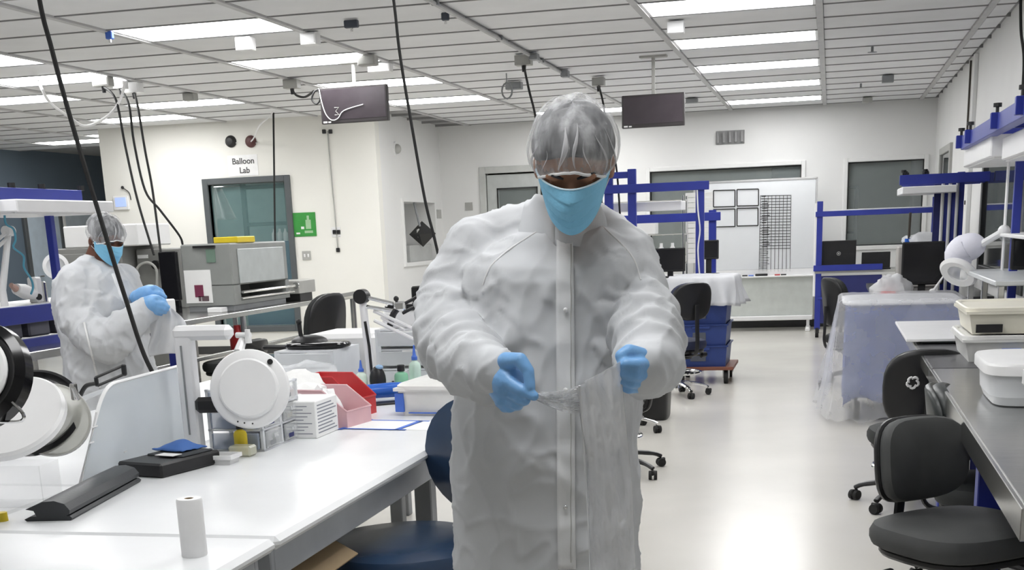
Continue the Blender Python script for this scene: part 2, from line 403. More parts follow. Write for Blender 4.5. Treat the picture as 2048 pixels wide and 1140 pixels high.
# panels seen in the photograph, then the same two rows carried on at their own spacing over the camera
LIT = {(-1, k) for k in (1, 4, 7, 10, 13)} | {(-4, k) for k in (0, 3, 6, 9)} | {(-6, 1), (-6, 3), (-7, 5), (-6, 7), (-7, 9), (-3, 13), (-9, 13), (-8, 12), (-9, 16)}
LIT |= {(-1, k) for k in (-2, -5, -8, -11)} | {(-4, k) for k in (-3, -6, -9, -12)}
def cellx(c): return (-.12+1.205*c, -.12+1.205*(c+1))
def blocked(x, y):                                # cells above the closed rooms
    return (XE < x < XS and y > YBL) or y > YB
tw, td = 1.205-.05, GP-.018
tmesh = mesh_of(MB().box((0, 0, 0), (tw, td, .022), .004), 'ceiling_tile'); tmesh.materials.append(tilem)
emesh = mesh_of(MB().box((0, 0, 0), (.135, td, .022), .004), 'ceiling_tile'); emesh.materials.append(tilem)
lroot = None; nt_ = 0; far_tiles = MB()
for k in rows:
    y = GY0+GP*(k+.5)
    if y > YB-.1: continue
    for c in range(-10, 2):
        xa, xb = cellx(c); x = (xa+xb)/2
        if c == 1: x = (1.085+XR)/2
        if blocked(x, y): continue
        if (c, k) in LIT:
            r = thing('ceiling_light', 'recessed rectangular light panel glowing white in the tiled ceiling', 'ceiling light', (x, y, ZC), 0, 'recessed ceiling light panels') if lroot is None else dup(lroot, (x, y, ZC))
            lab_ = {-1: 'glowing light panel in the ceiling row leading to the whiteboard', -4: 'glowing light panel in the ceiling row leading past the cream wall corner'}.get(c, 'glowing light panel in the ceiling toward the dark blue wall' if c < -7 else 'glowing light panel in the ceiling before the Balloon Lab wall' if c < -5 else 'single light panel beside the plain hanging monitor')
            r['label'] = lab_; r['group'] = {-1: 'light panels toward the whiteboard', -4: 'light panels past the cream corner'}.get(c, 'light panels toward the dark wall' if c < -7 else 'light panels before the Balloon Lab wall')
            if lroot is None:
                lroot = r
                fr = MB(); fr.bb(-tw/2, tw/2, -td/2, -td/2+.02, -.006, .02); fr.bb(-tw/2, tw/2, td/2-.02, td/2, -.006, .02); fr.bb(-tw/2, -tw/2+.02, -td/2+.02, td/2-.02, -.006, .02); fr.bb(tw/2-.02, tw/2, -td/2+.02, td/2-.02, -.006, .02)
                obj('frame', fr, wpaint, r); obj('diffuser', MB().bb(-tw/2+.02, tw/2-.02, -td/2+.02, td/2-.02, -.002, .015), lampm, r)
            off = k < 0
            r.name = 'ceiling_light_offscreen' if off else 'ceiling_light'
            for ch in list(r.children):
                if ch.name.startswith('diffuser'): ch.name = 'diffuser_offscreen' if off else 'diffuser'
        else:
            near = y > 6.5 and c > -9
            if near and nt_ < 295:
                o = link('ceiling_tile', emesh if c == 1 else tmesh, None, ceil); o.location = (x, y, ZC+.009); nt_ += 1
            else:
                far_tiles.box((x, y, ZC+.009), (.135 if c == 1 else tw, td, .022), .004)
ft = obj('ceiling_tiles', far_tiles, tilem, ceil); ft['kind'] = 'stuff'
for k in rows:
    y = GY0+GP*k
    if y > YB: continue
    x1 = XR; x0 = XL if y < YBL else XS
    obj('grid_bar', MB().bb(x0, x1, y-.008, y+.008, ZC-.009, ZC+.02), gridm, ceil)
    if y >= YBL: obj('grid_bar', MB().bb(XL, XE, y-.008, y+.008, ZC-.009, ZC+.02), gridm, ceil)
for c in range(-9, 2):
    x = -.12+1.205*c; y1 = YB if (x > XS or x < XE) else YBL
    obj('grid_runner', MB().bb(x-.024, x+.024, YN, y1, ZC-.016, ZC+.02), runm, ceil)
# ================================================================== builders for furniture
def sup(w, d, e=3.2, n=28):
    out = []
    for k in range(n):
        a = 2*math.pi*k/n; c, s = math.cos(a), math.sin(a)
        out.append((w/2*math.copysign(abs(c)**(2/e), c), d/2*math.copysign(abs(s)**(2/e), s)))
    return out
def cushion(mb, w, d, h, M=None, e=3.0, curve=0.0, dome=0.0, n=28):
    prof = [(.0, 0), (.9, 0), (.97, .12), (1.0, .35), (1.0, .62), (.96, .85), (.86, .96), (.5, 1.0), (.0, 1.0)]
    base = sup(w, d, e, n); rings = []
    for sc, hz in prof:
        sc = max(sc, .002)
        rings.append([(x*sc, y*sc, hz*h-curve*(2*x*sc/w)**2+(dome*(1-sc) if hz > .5 else 0)) for x, y in base])
    mb.loft(rings, True, True, M); return mb
def star_base(r, metal, z0=.0, R=.30, casm=None, hub=.03, col=.025, ztop=.4, ring=None, n=5, rot=.3):
    obj('gas_column', MB().cyl((0, 0, .09), (0, 0, ztop), col, col*.8, 14), blk if metal is not chrome else chrome, r)
    obj('hub', MB().cyl((0, 0, .07), (0, 0, .14), hub*1.3, hub, 16), metal, r)
    for k in range(n):
        a = rot+2*math.pi*k/n; c, s = math.cos(a), math.sin(a)
        pts = [(c*.02, s*.02, .115), (c*R*.5, s*R*.5, .105), (c*R*.85, s*R*.85, .085), (c*R, s*R, .065)]
        lg = obj('base_leg', MB().tube(spline(pts, 3), [.022]*3+[.019]*3+[.016]*4, 8, flat=.75), metal, r)
        cm = MB(); M = T(c*R, s*R, .027) @ RZ(a+.7*k)
        for sd in (-1, 1): cm.cyl((sd*.006, 0, 0), (sd*.024, 0, 0), .027, .025, 14, M)
        cm.box((0, -.003, .014), (.014, .05, .028), .005, M)
        obj('caster', cm, rubber, lg)
    if ring:
        rr, rz = ring; pts = [(rr*math.cos(2*math.pi*k/28), rr*math.sin(2*math.pi*k/28), rz) for k in range(28)]
        fr = obj('foot_ring', MB().tube(pts, .011, 8, closed=True), chrome, r)
        sp = MB()
        for k in range(3): a = 2*math.pi*k/3; sp.cyl((0, 0, rz), (rr*math.cos(a), rr*math.sin(a), rz), .007, n=6)
        obj('ring_spoke', sp, chrome, fr)
def chair(label, loc, face, seatm, backm, hs=.48, sw=.46, sd=.45, bw=.40, bh=.32, bz=.17, base=None, ring=None, tilt=.12, shell=None, e=2.8, R=.29, rot=.3, arms=False, bcurve=.05, group=None, cname='office_chair'):
    rz = math.atan2(face[0], -face[1])
    r = thing(cname, label, 'chair', loc, rz, group); base = base or blk
    obj('seat', cushion(MB(), sw, sd, .085, T(0, 0, hs-.085), e, dome=.006), seatm, r)
    obj('seat_pan', cushion(MB(), sw*.9, sd*.9, .04, T(0, 0, hs-.115), 3), blk, r)
    Mb = T(0, sd*.46, hs+bz+bh/2) @ RX(-tilt) @ RX(math.pi/2)
    obj('backrest', cushion(MB(), bw, bh, .065, Mb @ T(0, 0, -.032) , e, curve=-bcurve), backm, r)
    obj('back_shell', cushion(MB(), bw*1.03, bh*1.03, .035, Mb @ T(0, 0, -.052), e, curve=-bcurve), shell or blk, r)
    pts = [(0, .05, hs-.13), (0, sd*.5, hs-.125), (0, sd*.60, hs-.06), (0, sd*.60, hs+bz*.6), (0, sd*.55+.02, hs+bz+bh*.4)]
    obj('back_bracket', MB().tube(spline(pts, 5), .022, 8, flat=.45), base if base is not chrome else blk, r)
    obj('mechanism', MB().box((0, .02, hs-.14), (.16, .2, .05), .012), blk, r)
    kn = MB().cyl((-.13, .02, hs-.15), (-.27, .02, hs-.15), .009, n=8).cyl((-.25, .02, hs-.15), (-.30, .02, hs-.15), .026, .022, 14)
    obj('lever', kn, blk, r)
    star_base(r, base, R=R, ztop=hs-.15, ring=ring, rot=rot)
    if arms:
        for s in (-1, 1):
            obj('armrest', MB().tube(spline([(s*sw*.4, 0, hs-.11), (s*sw*.58, 0, hs-.08), (s*sw*.6, 0, hs+.15)], 4), .018, 8).box((s*sw*.6, -.02, hs+.17), (.07, .26, .035), .012), blk, r)
    return r
def legset(r, x0, x1, y0, y1, z1, w, m, name='leg'):
    for x in (x0, x1-w):
        for y in (y0, y1-w): obj(name, MB().bb(x, x+w, y, y+w, 0, z1, .003), m, r)
def bin_open(mb, w, d, h, th=.004, taper=.9, M=None, rim=.012):
    def ring(sx, sy, z): return [(sx*a/2, sy*b/2, z) for a, b in ((-1, -1), (1, -1), (1, 1), (-1, 1))]
    mb.loft([ring(w*taper, d*taper, 0), ring(w, d, h), ring(w+2*rim, d+2*rim, h), ring(w+2*rim, d+2*rim, h-.012)], False, True, M)
    mb.loft([ring(w*taper-2*th, d*taper-2*th, th), ring(w-2*th, d-2*th, h)], False, True, M)
    mb.loft([ring(w-2*th, d-2*th, h), ring(w, d, h)], False, True, M)
    mb.add(ring(w*taper, d*taper, 0), [(0, 3, 2, 1)], M); mb.add(ring(w*taper-2*th, d*taper-2*th, th), [(0, 1, 2, 3)], M)
    return mb
def sheet(name, fn, nu, nv, m, parent, th=.0015, label=None):
    o = obj(name, MB().grid(fn, nu, nv), m, parent, smooth=80, solid=th)
    if label: o['label'] = label
    return o
def bottle(name, label, loc, h, r, m, capm, nozzle=False, group=None, capcol=None):
    b = thing(name, label, 'bottle', loc, 0, group)
    obj('body', MB().lathe([(0, 0), (r*.9, 0), (r, h*.05), (r, h*.62), (r*.85, h*.70), (r*.4, h*.76), (r*.38, h*.8), (0, h*.8)], 16), m, b)
    if nozzle: obj('cap', MB().lathe([(r*.5, h*.78), (r*.5, h*.86), (r*.3, h*.9), (r*.12, h*1.15), (0, h*1.15)], 12), capm, b)
    else: obj('cap', MB().lathe([(r*.55, h*.78), (r*.55, h*.98), (r*.45, h), (0, h)], 14), capm, b)
    return b
def monitor(label, loc, rz, w, h, z, m=scr, stand=True, logo=False, cat='monitor', name='computer_monitor'):
    r = thing(name, label, cat, loc, rz)
    obj('housing', MB().box((0, 0, z), (w, .035, h), .008), blk, r)
    obj('back_cover', MB().box((0, .03, z), (w*.6, .04, h*.6), .015), blk, r)
    if logo:
        lg = MB(); pts = [(.022*math.cos(a/12*2*math.pi), -.0185, z+.022*math.sin(a/12*2*math.pi)) for a in range(12)]
        lg.tube(pts, .0035, 6, closed=True); lg.box((0, -.0185, z), (.02, .004, .02), .004); obj('emblem', lg, greyl, r)
    else: obj('screen', MB().box((0, -.018, z+.003), (w-.03, .004, h-.035), .001), m, r)
    if stand:
        obj('neck', MB().bb(-.03, .03, .03, .055, .01, z, .006), blk, r); obj('foot', cushion(MB(), .24, .18, .015, T(0, .03, 0), 3), blk, r)
    return r
def drape_fn(x0, x1, y0, y1, ztop, zlow, seed=1, amp=.02, flare=.08):
    # a cloth lying on a box top and hanging down on all four sides: u, v in the unwrapped square
    def fn(u, v):
        a, b = u*2-1, v*2-1; m = max(abs(a), abs(b)); tp = .62
        if m <= tp:
            x = (x0+x1)/2+(x1-x0)/2*a/tp; y = (y0+y1)/2+(y1-y0)/2*b/tp; z = ztop
        else:
            s = tp/m; k = (m-tp)/(1-tp)
            x = (x0+x1)/2+(x1-x0)/2*max(-1, min(1, a/tp)); y = (y0+y1)/2+(y1-y0)/2*max(-1, min(1, b/tp))
            cx, cy = (x-(x0+x1)/2), (y-(y0+y1)/2); Lc = math.hypot(cx, cy) or 1
            fl = flare*k*(1+.6*nz((x, y, 0), 7, seed)); fold = amp*1.6*k*math.sin((math.atan2(cy, cx))*17+seed)
            x += cx/Lc*(fl+fold+.006); y += cy/Lc*(fl+fold+.006)
            z = ztop-(ztop-zlow)*k*(1+.10*nz((x*2, y*2, seed), 3))
        n = nz((x, y, z), 6, seed)*amp+nz((x, y, z), 17, seed)*amp*.4
        return (x+n*.6, y+n*.6, max(z+abs(n)*.5, .02))
    return fn
# ================================================================== right side: steel benches along the wall
bench = thing('steel_bench', 'stainless steel workbench on blue legs beside the grey task chair', 'workbench', (.86, 4.4, 0))
y0, y1 = 2.95, 5.78
obj('top', MB().bb(.44, 1.27, y0, y1, .735, .775, .004), steel, bench, world=True)
obj('edge_lip', MB().bb(.428, .44, y0, y1, .70, .776, .002), steel, bench, world=True)
for y in (3.05, 4.42, 5.6):
    obj('leg', MB().bb(.50, .58, y, y+.09, 0, .735, .004), blue, bench, world=True); obj('leg', MB().bb(1.14, 1.22, y, y+.09, 0, .735, .004), blue, bench, world=True)
obj('crossbar', MB().bb(.52, .56, y0+.15, y1-.1, .62, .70, .003), blue, bench, world=True)
obj('end_panel', MB().bb(.60, 1.14, 5.62, 5.64, .10, .72, .003), blued, bench, world=True)
b2 = thing('steel_bench', 'dark topped workbench holding the white board and the cream tubs', 'workbench', (.86, 7.0, 0))
obj('top', MB().bb(.44, 1.27, 5.80, 8.2, .735, .775, .004), mat('dark_bench_top', (.07, .07, .075), .3), b2, world=True)
obj('edge_lip', MB().bb(.428, .44, 5.8, 8.2, .72, .776, .002), steel, b2, world=True)
for y in (5.9, 8.05):
    for x in (.50, 1.14): obj('leg', MB().bb(x, x+.08, y, y+.09, 0, .735, .004), blue, b2, world=True)
b3 = thing('steel_bench', 'black topped bench carrying the large black monitor and red tray', 'workbench', (.8, 12.2, 0))
obj('top', MB().bb(.36, 1.27, 10.9, 13.6, .735, .775, .004), mat('black_bench_top', (.02, .02, .022), .25), b3, world=True)
for y in (11.0, 13.45):
    for x in (.42, 1.14): obj('leg', MB().bb(x, x+.07, y, y+.07, 0, .735, .004), blue, b3, world=True)
obj('under_shelf', MB().bb(.46, 1.2, 11.1, 13.5, .3, .33, .003), blk, b3, world=True)
# white board lying over the bench edge
tag(obj('board', MB().bb(.39, .80, 6.88, 8.08, .79, .806, .003), wpaint), 'flat white board lying across the bench end beside cream tubs', 'board')
tag(obj('board_riser', MB().bb(.47, .78, 6.95, 8.0, .776, .789, .002), greym), 'thin dark mat under the flat white board on the bench', 'mat')
# cream tubs, stacked
def tub(name, label, c, w, d, h, lid, m, rz=0):
    t = thing(name, label, 'tub', c, rz)
    obj('body', bin_open(MB(), w, d, h, .004, .90), m, t)
    if lid: obj('lid', MB().loft([[(x*s, y*s, z) for x, y in sup(w+.03, d+.03, 8, 32)] for s, z in ((.97, h-.004), (1, h), (1, h+.014), (.97, h+.018), (.9, h+.014), (.88, h+.008))]), m, t)
    return t
p = onz(1952, 665, .78)
t1 = tub('storage_tub', 'lower cream tub under a lidded tub on the bench', (.80, 6.30, .776), .42, .62, .10, True, mat('pale_plastic', (.80, .80, .78), .35, alpha=.92))
obj('label_strip', MB().bb(-.06, .02, -.325, -.318, .04, .062), tapeb, t1)
t2 = tub('storage_tub', 'upper cream tub with sunken lid resting on another tub', (.80, 6.30, .896), .40, .60, .10, True, cream)
obj('black_label', MB().bb(-.17, -.06, -.312, -.300, .01, .045), blk, t2)
# clear storage box with white lid
cb = thing('storage_box', 'large clear storage box with white rounded lid on the steel bench', 'box', (.78, 4.80, .776))
w, d, h = .50, .52, .13
obj('body', MB().loft([[(x*s, y*s, z) for x, y in sup(w, d, 6, 36)] for s, z in ((.0, .003), (.90, .003), (.94, .03), (.95, .032), (.98, h))], False).loft([[(x*s, y*s, z) for x, y in sup(w, d, 6, 36)] for s, z in ((.97, h), (.93, .034), (.89, .008), (0, .008))], False), frost, cb)
obj('lid', MB().loft([[(x*s, y*s, z) for x, y in sup(w, d, 6, 36)] for s, z in ((1.0, h-.025), (1.04, h-.022), (1.04, h+.008), (1.02, h+.016), (.93, h+.02), (.0, h+.02))], False), wplas, cb)
for s in (-1, 1): obj('latch', MB().bb(s*.05, s*.15, -.285, -.265, h-.05, h+.004, .006), wplas, cb)
# riser shelf with things
rs = thing('riser_shelf', 'white two-legged riser shelf standing at the back of the bench', 'shelf', (1.0, 7.45, .776))
obj('shelf_board', MB().bb(-.22, .27, -.75, .75, .29, .315, .004), mat('pale_grey_laminate', (.6, .62, .63), .3), rs)
for y in (-.70, 0, .70):
    obj('leg', MB().bb(-.20, -.17, y-.02, y+.02, 0, .29, .003), steel, rs); obj('leg', MB().bb(.2, .23, y-.02, y+.02, 0, .29, .003), steel, rs)
obj('upper_board', MB().bb(-.06, .27, -.75, .75, .50, .52, .004), wplas, rs)
for y in (-.68, .68): obj('bracket', MB().bb(.2, .24, y-.015, y+.015, .31, .5, .003), wplas, rs)
monitor('small black screen on the white riser shelf', (1.10, 7.55, 1.092), 0, .30, .17, .10, stand=False)
mc = thing('display_unit', 'grey sloped instrument with glass face on the riser shelf', 'instrument', (1.13, 6.95, 1.092))
obj('body', MB().prism([(-.10, 0), (.12, 0), (.12, .19), (-.04, .19)], -.12, .12, RX(math.pi/2)), greyl, mc)
obj('face', MB().prism([(-.102, .02), (-.108, .02), (-.05, .17), (-.044, .17)], -.10, .10, RX(math.pi/2)), mat('teal_glass', (.10, .16, .16), .1), mc)
# bottles under the riser
bottle('spray_bottle', 'small clear bottle with white nozzle under the riser shelf', (.86, 7.9, .776), .17, .035, clear, wplas, True)
bottle('spray_bottle', 'slim white bottle standing under the riser shelf', (.93, 7.35, .776), .14, .022, wplas, wplas)
bottle('spray_bottle', 'stubby clear jar beside the slim white bottle', (.98, 7.65, .776), .11, .045, clear, wplas)
# clear plastic cups at the frame edge
for k, (x, y, z, lab) in enumerate(((1.12, 6.1, .776, 'tall clear plastic beaker standing beside the cream tubs'), (1.10, 5.72, .776, 'short clear plastic beaker standing behind the storage box'))):
    b = thing('beaker', lab, 'beaker', (x, y, z))
    obj('wall', MB().lathe([(0, 0), (.05, 0), (.062, .17-.05*k), (.066, .17-.05*k), (.058, .165-.05*k), (.047, .006), (0, .006)], 20), clear, b)
# acrylic drawers under the bench
for k in range(2):
    a = thing('acrylic_drawer_box', ('upper' if k else 'lower')+' clear acrylic drawer box under the steel bench end', 'drawer box', (.92, 3.65, .06+.31*k))
    obj('shell', MB().bb(-.22, .22, -.25, .25, 0, .012).bb(-.22, .22, -.25, .25, .29, .302).bb(-.22, -.208, -.25, .25, .012, .29).bb(.208, .22, -.25, .25, .012, .29), clear, a)
    dr = obj('drawer', MB().bb(-.20, .20, -.24, -.225, .02, .14, .004).bb(-.20, .20, -.24, -.225, .15, .28, .004), frost, a); obj('pull', MB().bb(-.05, .05, -.262, -.24, .07, .09, .004), clear, dr)
# ------------------------------------------------------------------ light canopies on blue posts (right side)
def canopy(label, X0, X1, Y0, Y1, z, posts, arms, lights, zt=None, side=1):
    r = thing('light_canopy', label, 'light canopy', ((X0+X1)/2, (Y0+Y1)/2, 0))
    for (x, y, zb, zt_) in posts: obj('post', MB().bb(x-.022, x+.022, y-.022, y+.022, zb, zt_, .003), blue, r, world=True)
    for (xa, xb, y, zz) in arms:
        ar = obj('arm', MB().bb(xa, xb, y-.022, y+.022, zz, zz+.075, .003), blue, r, world=True)
        xe = xa+.03 if side > 0 else xb-.03
        obj('knob', MB().cyl((xe, y, zz+.075), (xe, y, zz+.1), .008, n=8).cyl((xe, y, zz+.1), (xe, y, zz+.118), .02, .02, 10), blk, ar, world=True)
    for (xa, xb, ya, yb, zz) in lights:
        lt = obj('light_housing', MB().bb(xa, xb, ya, yb, zz, zz+.11, .006), wpaint, r, world=True)
        obj('light_lens', MB().bb(xa+.02, xb-.02, ya+.02, yb-.02, zz-.008, zz), wplas, lt, world=True)
    return r
ya, yb = onz(2033, 205, 1.85).y, onz(1912, 280, 1.85).y
xe = onz(1912, 280, 1.85).x
arms = [(xe, 1.24, ya+(yb-ya)*t, 1.80) for t in (0, .33, .80, 1.0)]
cr = canopy('blue framed light canopy with white housings over the right steel benches', .6, 1.25, ya, yb, 1.8,
       [(1.22, ya, .775, 1.95), (onx(2036, 380, 1.0).x, onx(2036, 380, 1.0).y, .775, 1.80), (1.22, yb, .775, 1.95)],
       arms, [(xe+.10, 1.2, ya-.25, ya+(yb-ya)*.45, 1.665), (xe+.06, 1.2, ya+(yb-ya)*.50, yb+.1, 1.69)])
obj('side_rail', MB().bb(xe+.03, xe+.09, ya-.6, yb, 1.79, 1.87, .003), blue, cr, world=True)
obj('side_rail', MB().bb(1.20, 1.25, ya-.6, yb, 1.79, 1.87, .003), blue, cr, world=True)
obj('white_post', MB().bb(onx(2027, 380, 1.0).x-.04, onx(2027, 380, 1.0).x-.03, onx(2027, 380, 1.0).y-.03, onx(2027, 380, 1.0).y+.03, .775, 1.72, .002), wpaint, cr, world=True)
# further canopy and its upright posts
c2 = thing('light_canopy', 'farther blue framed light canopy above the black monitor bench', 'light canopy', (.9, 11.9, 0))
xa, xb_ = ony(1795, 380, 11.9).x, ony(1915, 360, 11.9).x
for k, yy in enumerate((11.6, 11.95, 12.3)):
    ar = obj('arm', MB().bb(xa+.03*k, 1.26, yy-.022, yy+.022, 1.66+.0*k, 1.74, .003), blue, c2, world=True)
    for xx in (xa+.03+.03*k, xa+.2+.03*k): obj('knob', MB().cyl((xx, yy, 1.74), (xx, yy, 1.76), .01, n=8).cyl((xx, yy, 1.76), (xx, yy, 1.78), .022, n=10), blk, ar, world=True)
obj('light_housing', MB().bb(xa+.02, 1.0, 11.5, 12.4, 1.585, 1.645, .006), wpaint, c2, world=True)
for px in (1888, 1903, 1917):
    q = ony(px, 450, 11.75+.0*px); obj('post', MB().bb(q.x-.03, q.x+.03, 11.72, 11.78, .775, 1.70+.05*(px == 1917), .003), blue, c2, world=True)
for px in (1882, 1896, 1911):
    q = ony(px, 450, 11.72); obj('conduit', MB().cyl((q.x, 11.70, .775), (q.x, 11.70, 1.66), .014, n=8), wpaint, c2, world=True)
obj('dark_panel', MB().bb(ony(1868, 400, 11.8).x, ony(1884, 400, 11.8).x, 11.8, 11.83, 1.05, 1.66), blued, c2, world=True)
# conduits on the right wall
for k, (px, lab) in enumerate(((1934, 'thin dark conduit running down the right wall from ceiling'), (1945, 'wide white wire duct running down the right wall'))):
    q = onx(px, 250, XR-.02); 
    o = obj('conduit', MB().cyl((XR-.015, q.y, 1.95), (XR-.015, q.y, ZC-.02), .010, n=8) if k == 0 else MB().bb(XR-.04, XR, q.y-.05, q.y+.05, .9, ZC-.02, .004), brown if k == 0 else wallm)
    tag(o, lab, 'conduit')
q = onx(1935, 405, XR)
sp_ = tag(obj('switch_plate', MB().bb(XR-.015, XR, q.y-.06, q.y+.06, q.z-.09, q.z+.09, .004), greyl), 'grey switch plate on the right wall by the dark window', 'switch')
obj('toggle', MB().bb(XR-.03, XR-.012, q.y-.01, q.y+.01, q.z-.02, q.z+.02, .003), blk, sp_)
# ------------------------------------------------------------------ draped magnifier lamp on the right bench
lm_ = thing('magnifier_lamp', 'white ring magnifier lamp hanging over the draped cart', 'lamp', (.86, 8.0, 0))
h1, h2, h3 = ony(2008, 462, 8.0), ony(1960, 490, 8.05), ony(1935, 508, 8.1)
bs = Vector((1.10, 8.0, .776))
obj('post', MB().cyl(bs, (1.10, 8.0, 1.18), .014, n=10).cyl(bs, bs+Vector((0, 0, .03)), .05, .045, 16), wpaint, lm_, world=True)
obj('arm', MB().tube([(1.10, 8.0, 1.18), h1], .012, 8).tube([h1, h2], .02, 8).ball(h1, .035, 12, 8), wpaint, lm_, world=True)
obj('arm_cover', MB().tube(spline([h2+Vector((.02, 0, 0)), ony(1935, 495, 8.1), ony(1918, 510, 8.1), ony(1920, 540, 8.1)], 5), [.03, .05, .065, .075, .08, .08, .085, .085, .085, .085, .085, .08, .075, .07, .065, .05][:16], 14), mat('white_cover_cloth', (.74, .74, .82), .7, bump=.3, bscale=30), lm_, world=True)
hc = ony(1917, 545, 8.05); Mh = T(hc) @ RY(.55) @ RX(-.62)
obj('ring_head', MB().lathe([(.062, -.012), (.10, -.018), (.115, 0), (.105, .016), (.062, .016), (.058, 0), (.062, -.012)], 32, Mh), wplas, lm_, world=True)
obj('lens', MB().lathe([(0, -.003), (.06, -.003), (.06, .003), (0, .003)], 28, Mh), clear, lm_, world=True)
# ------------------------------------------------------------------ chairs, right side
chair('charcoal fabric task chair with black shell pulled up to the steel bench', (.42, 4.12, 0), (.62, -.78), gfab, gfab, hs=.485, sw=.50, sd=.46, bw=.34, bh=.27, bz=.03, R=.30, e=3.2)
ch2 = chair('black office chair with a white swirl emblem on its back', (.44, 6.62, 0), (-.15, .99), bfab, bfab, hs=.40, sw=.46, sd=.44, bw=.40, bh=.38, bz=.02, R=.30, rot=.75, ring=(.2, .2))
em = MB()
for k in range(5):
    a = 2*math.pi*k/5; em.tube([(.030*math.cos(a+t*.28), .030*math.sin(a+t*.28), 0) if False else ((.016+.012*math.sin(t*.5))*math.cos(a+t*.32), (.016+.012*math.sin(t*.5))*math.sin(a+t*.32), 0) for t in range(6)], [.003, .006, .0065, .006, .005, .002], 6)
Mb = T(0, .44*.46+.075, .40+.02+.20+.03) @ RX(-.12) @ RX(math.pi/2)
obj('emblem', MB().add(em.v, em.f, Mb @ T(.085, 0, 0)), wplas, ch2, label='white five-armed swirl emblem')
chair('dark grey office chair with pale piping tucked against the bench edge', (.64, 5.10, 0), (1, -.12), bfab, mat('dark_grey_vinyl', (.035, .04, .04), .4), hs=.43, bw=.40, bh=.32, bz=.04, R=.28, shell=mat('dull_grey_shell', (.035, .04, .04), .35))
chair('black fabric armchair pushed under the black monitor bench', (.22, 11.6, 0), (.9, .4), bfab, bfab, hs=.45, bh=.40, bz=.08, R=.28, arms=True)
# ------------------------------------------------------------------ cart under a plastic drape
ct = thing('draped_cart', 'cart with blue grey cover under a translucent white plastic drape', 'cart', (.5, 10.0, 0))
cx0, cx1, cy0, cy1 = .10, .92, 9.45, 10.5
obj('body', MB().bb(cx0+.06, cx1-.06, cy0+.06, cy1-.06, .16, .80, .02), drapeb, ct, world=True)
sheet('cover', lambda u, v: tuple(Vector(drape_fn(cx0+.03, cx1-.03, cy0+.03, cy1-.03, .806, .13, 3, .004, .005)(u, v))-Vector((.5, 10.0, 0))), 46, 46, drapeb, ct)
obj('bright_top_layer', cushion(MB(), cx1-cx0+.01, cy1-cy0+.01, .03, T(.01, -.025, .812), 8), filmw, ct)  # pale layer added under the drape to brighten the cart top
sheet('plastic_drape', lambda u, v: tuple(Vector(drape_fn(cx0-.02, cx1+.02, cy0-.02, cy1+.02, .85, .05, 5, .020, .13)(u, v))-Vector((.5, 10.0, 0))), 64, 64, mat('drape_film', (.90, .90, .92), .3, alpha=.27, bump=.12, bscale=8, transl=.15), ct, th=0)
for x in (cx0+.12, cx1-.12):
    for y in (cy0+.12, cy1-.12):
        cs = obj('caster', MB().cyl((x-.018, y, .065), (x+.018, y, .065), .065, n=18), rubber, ct, world=True)
        obj('fork', MB().bb(x-.03, x-.022, y-.02, y+.02, .06, .16).bb(x+.022, x+.03, y-.02, y+.02, .06, .16), steel, cs, world=True)
# ================================================================== far end: whiteboard, racks, wall fittings
YW = 17.6
r = thing('whiteboard', 'tall mobile whiteboard with hand-drawn boxes and a ruled table', 'whiteboard', (-.95, YW, 0))
wx0, wx1 = -1.75, -.20
obj('board', MB().bb(wx0, wx1, YW, YW+.03, .80, 1.92, .006), wb, r, world=True)
obj('frame', MB().bb(wx0-.02, wx1+.02, YW-.006, YW+.036, 1.915, 1.94, .003).bb(wx0-.02, wx0, YW-.006, YW+.036, .78, 1.93, .003).bb(wx1, wx1+.02, YW-.006, YW+.036, .78, 1.93, .003), mat('aluminium', (.6, .6, .6), .35, .8), r, world=True)
obj('marker_tray', MB().bb(wx0, wx1, YW-.09, YW+.02, .70, .72, .004).bb(wx0, wx1, YW-.005, YW+.02, .70, .80), wplas, r, world=True)
obj('lower_panel', MB().bb(wx0, wx1, YW, YW+.03, .20, .70, .004), mat('pale_green_grey', (.62, .65, .62), .4), r, world=True)
obj('base_rail', MB().bb(wx0, wx1, YW-.05, YW+.06, .14, .20, .01), wplas, r, world=True)
for x in (wx0+.06, wx1-.06): obj('foot', MB().bb(x-.03, x+.03, YW-.20, YW+.24, .0, .05, .01).bb(x-.02, x+.02, YW, YW+.03, .05, .14), wplas, r, world=True)
def wpt(x, y): q = ony(x, y, YW-.003); return q
def stroke(mb, a, b, t=.008):
    mb.tube([a, b], t/2, 4)
for (x0, y0, x1, y1) in ((1427, 381, 1470, 414), (1474, 379, 1517, 412), (1427, 419, 1470, 454), (1474, 417, 1516, 452)):
    mb = MB(); P = [wpt(x0, y0), wpt(x1, y0-1), wpt(x1, y1-1), wpt(x0, y1)]
    for k in range(4): stroke(mb, P[k], P[(k+1) % 4], .014)
    obj('drawn_box', mb, ink, r, world=True)
mb = MB()
for k in range(19):
    t = k/18; y = 391+t*106
    stroke(mb, wpt(1521-t*1.5, y+.5), wpt(1582-t*1, y-.5), .007)
for k in range(9):
    t = k/8; stroke(mb, wpt(1521+t*61, 391-t*1), wpt(1518+t*62, 543), .006)
for k in range(11): stroke(mb, wpt(1518+random.random()*3, 500+k*4), wpt(1532+random.random()*8, 499+k*4+random.random()*2), .006)
obj('drawn_table', mb, ink, r, world=True)
mb = MB()
for k in range(22): x = 1523+random.random()*2; y = 393+k*4.8; stroke(mb, wpt(x, y), wpt(x+8+random.random()*8, y-.6), .009)
obj('handwriting', mb, ink, r, world=True)
mb = MB().bb(-1.28, -1.20, YW-.06, YW-.03, .722, .745, .004); tag(obj('board_eraser', MB().box((-.87, YW-.05, .735), (.16, .05, .03), .006), blk), 'black board eraser on the whiteboard tray', 'eraser')
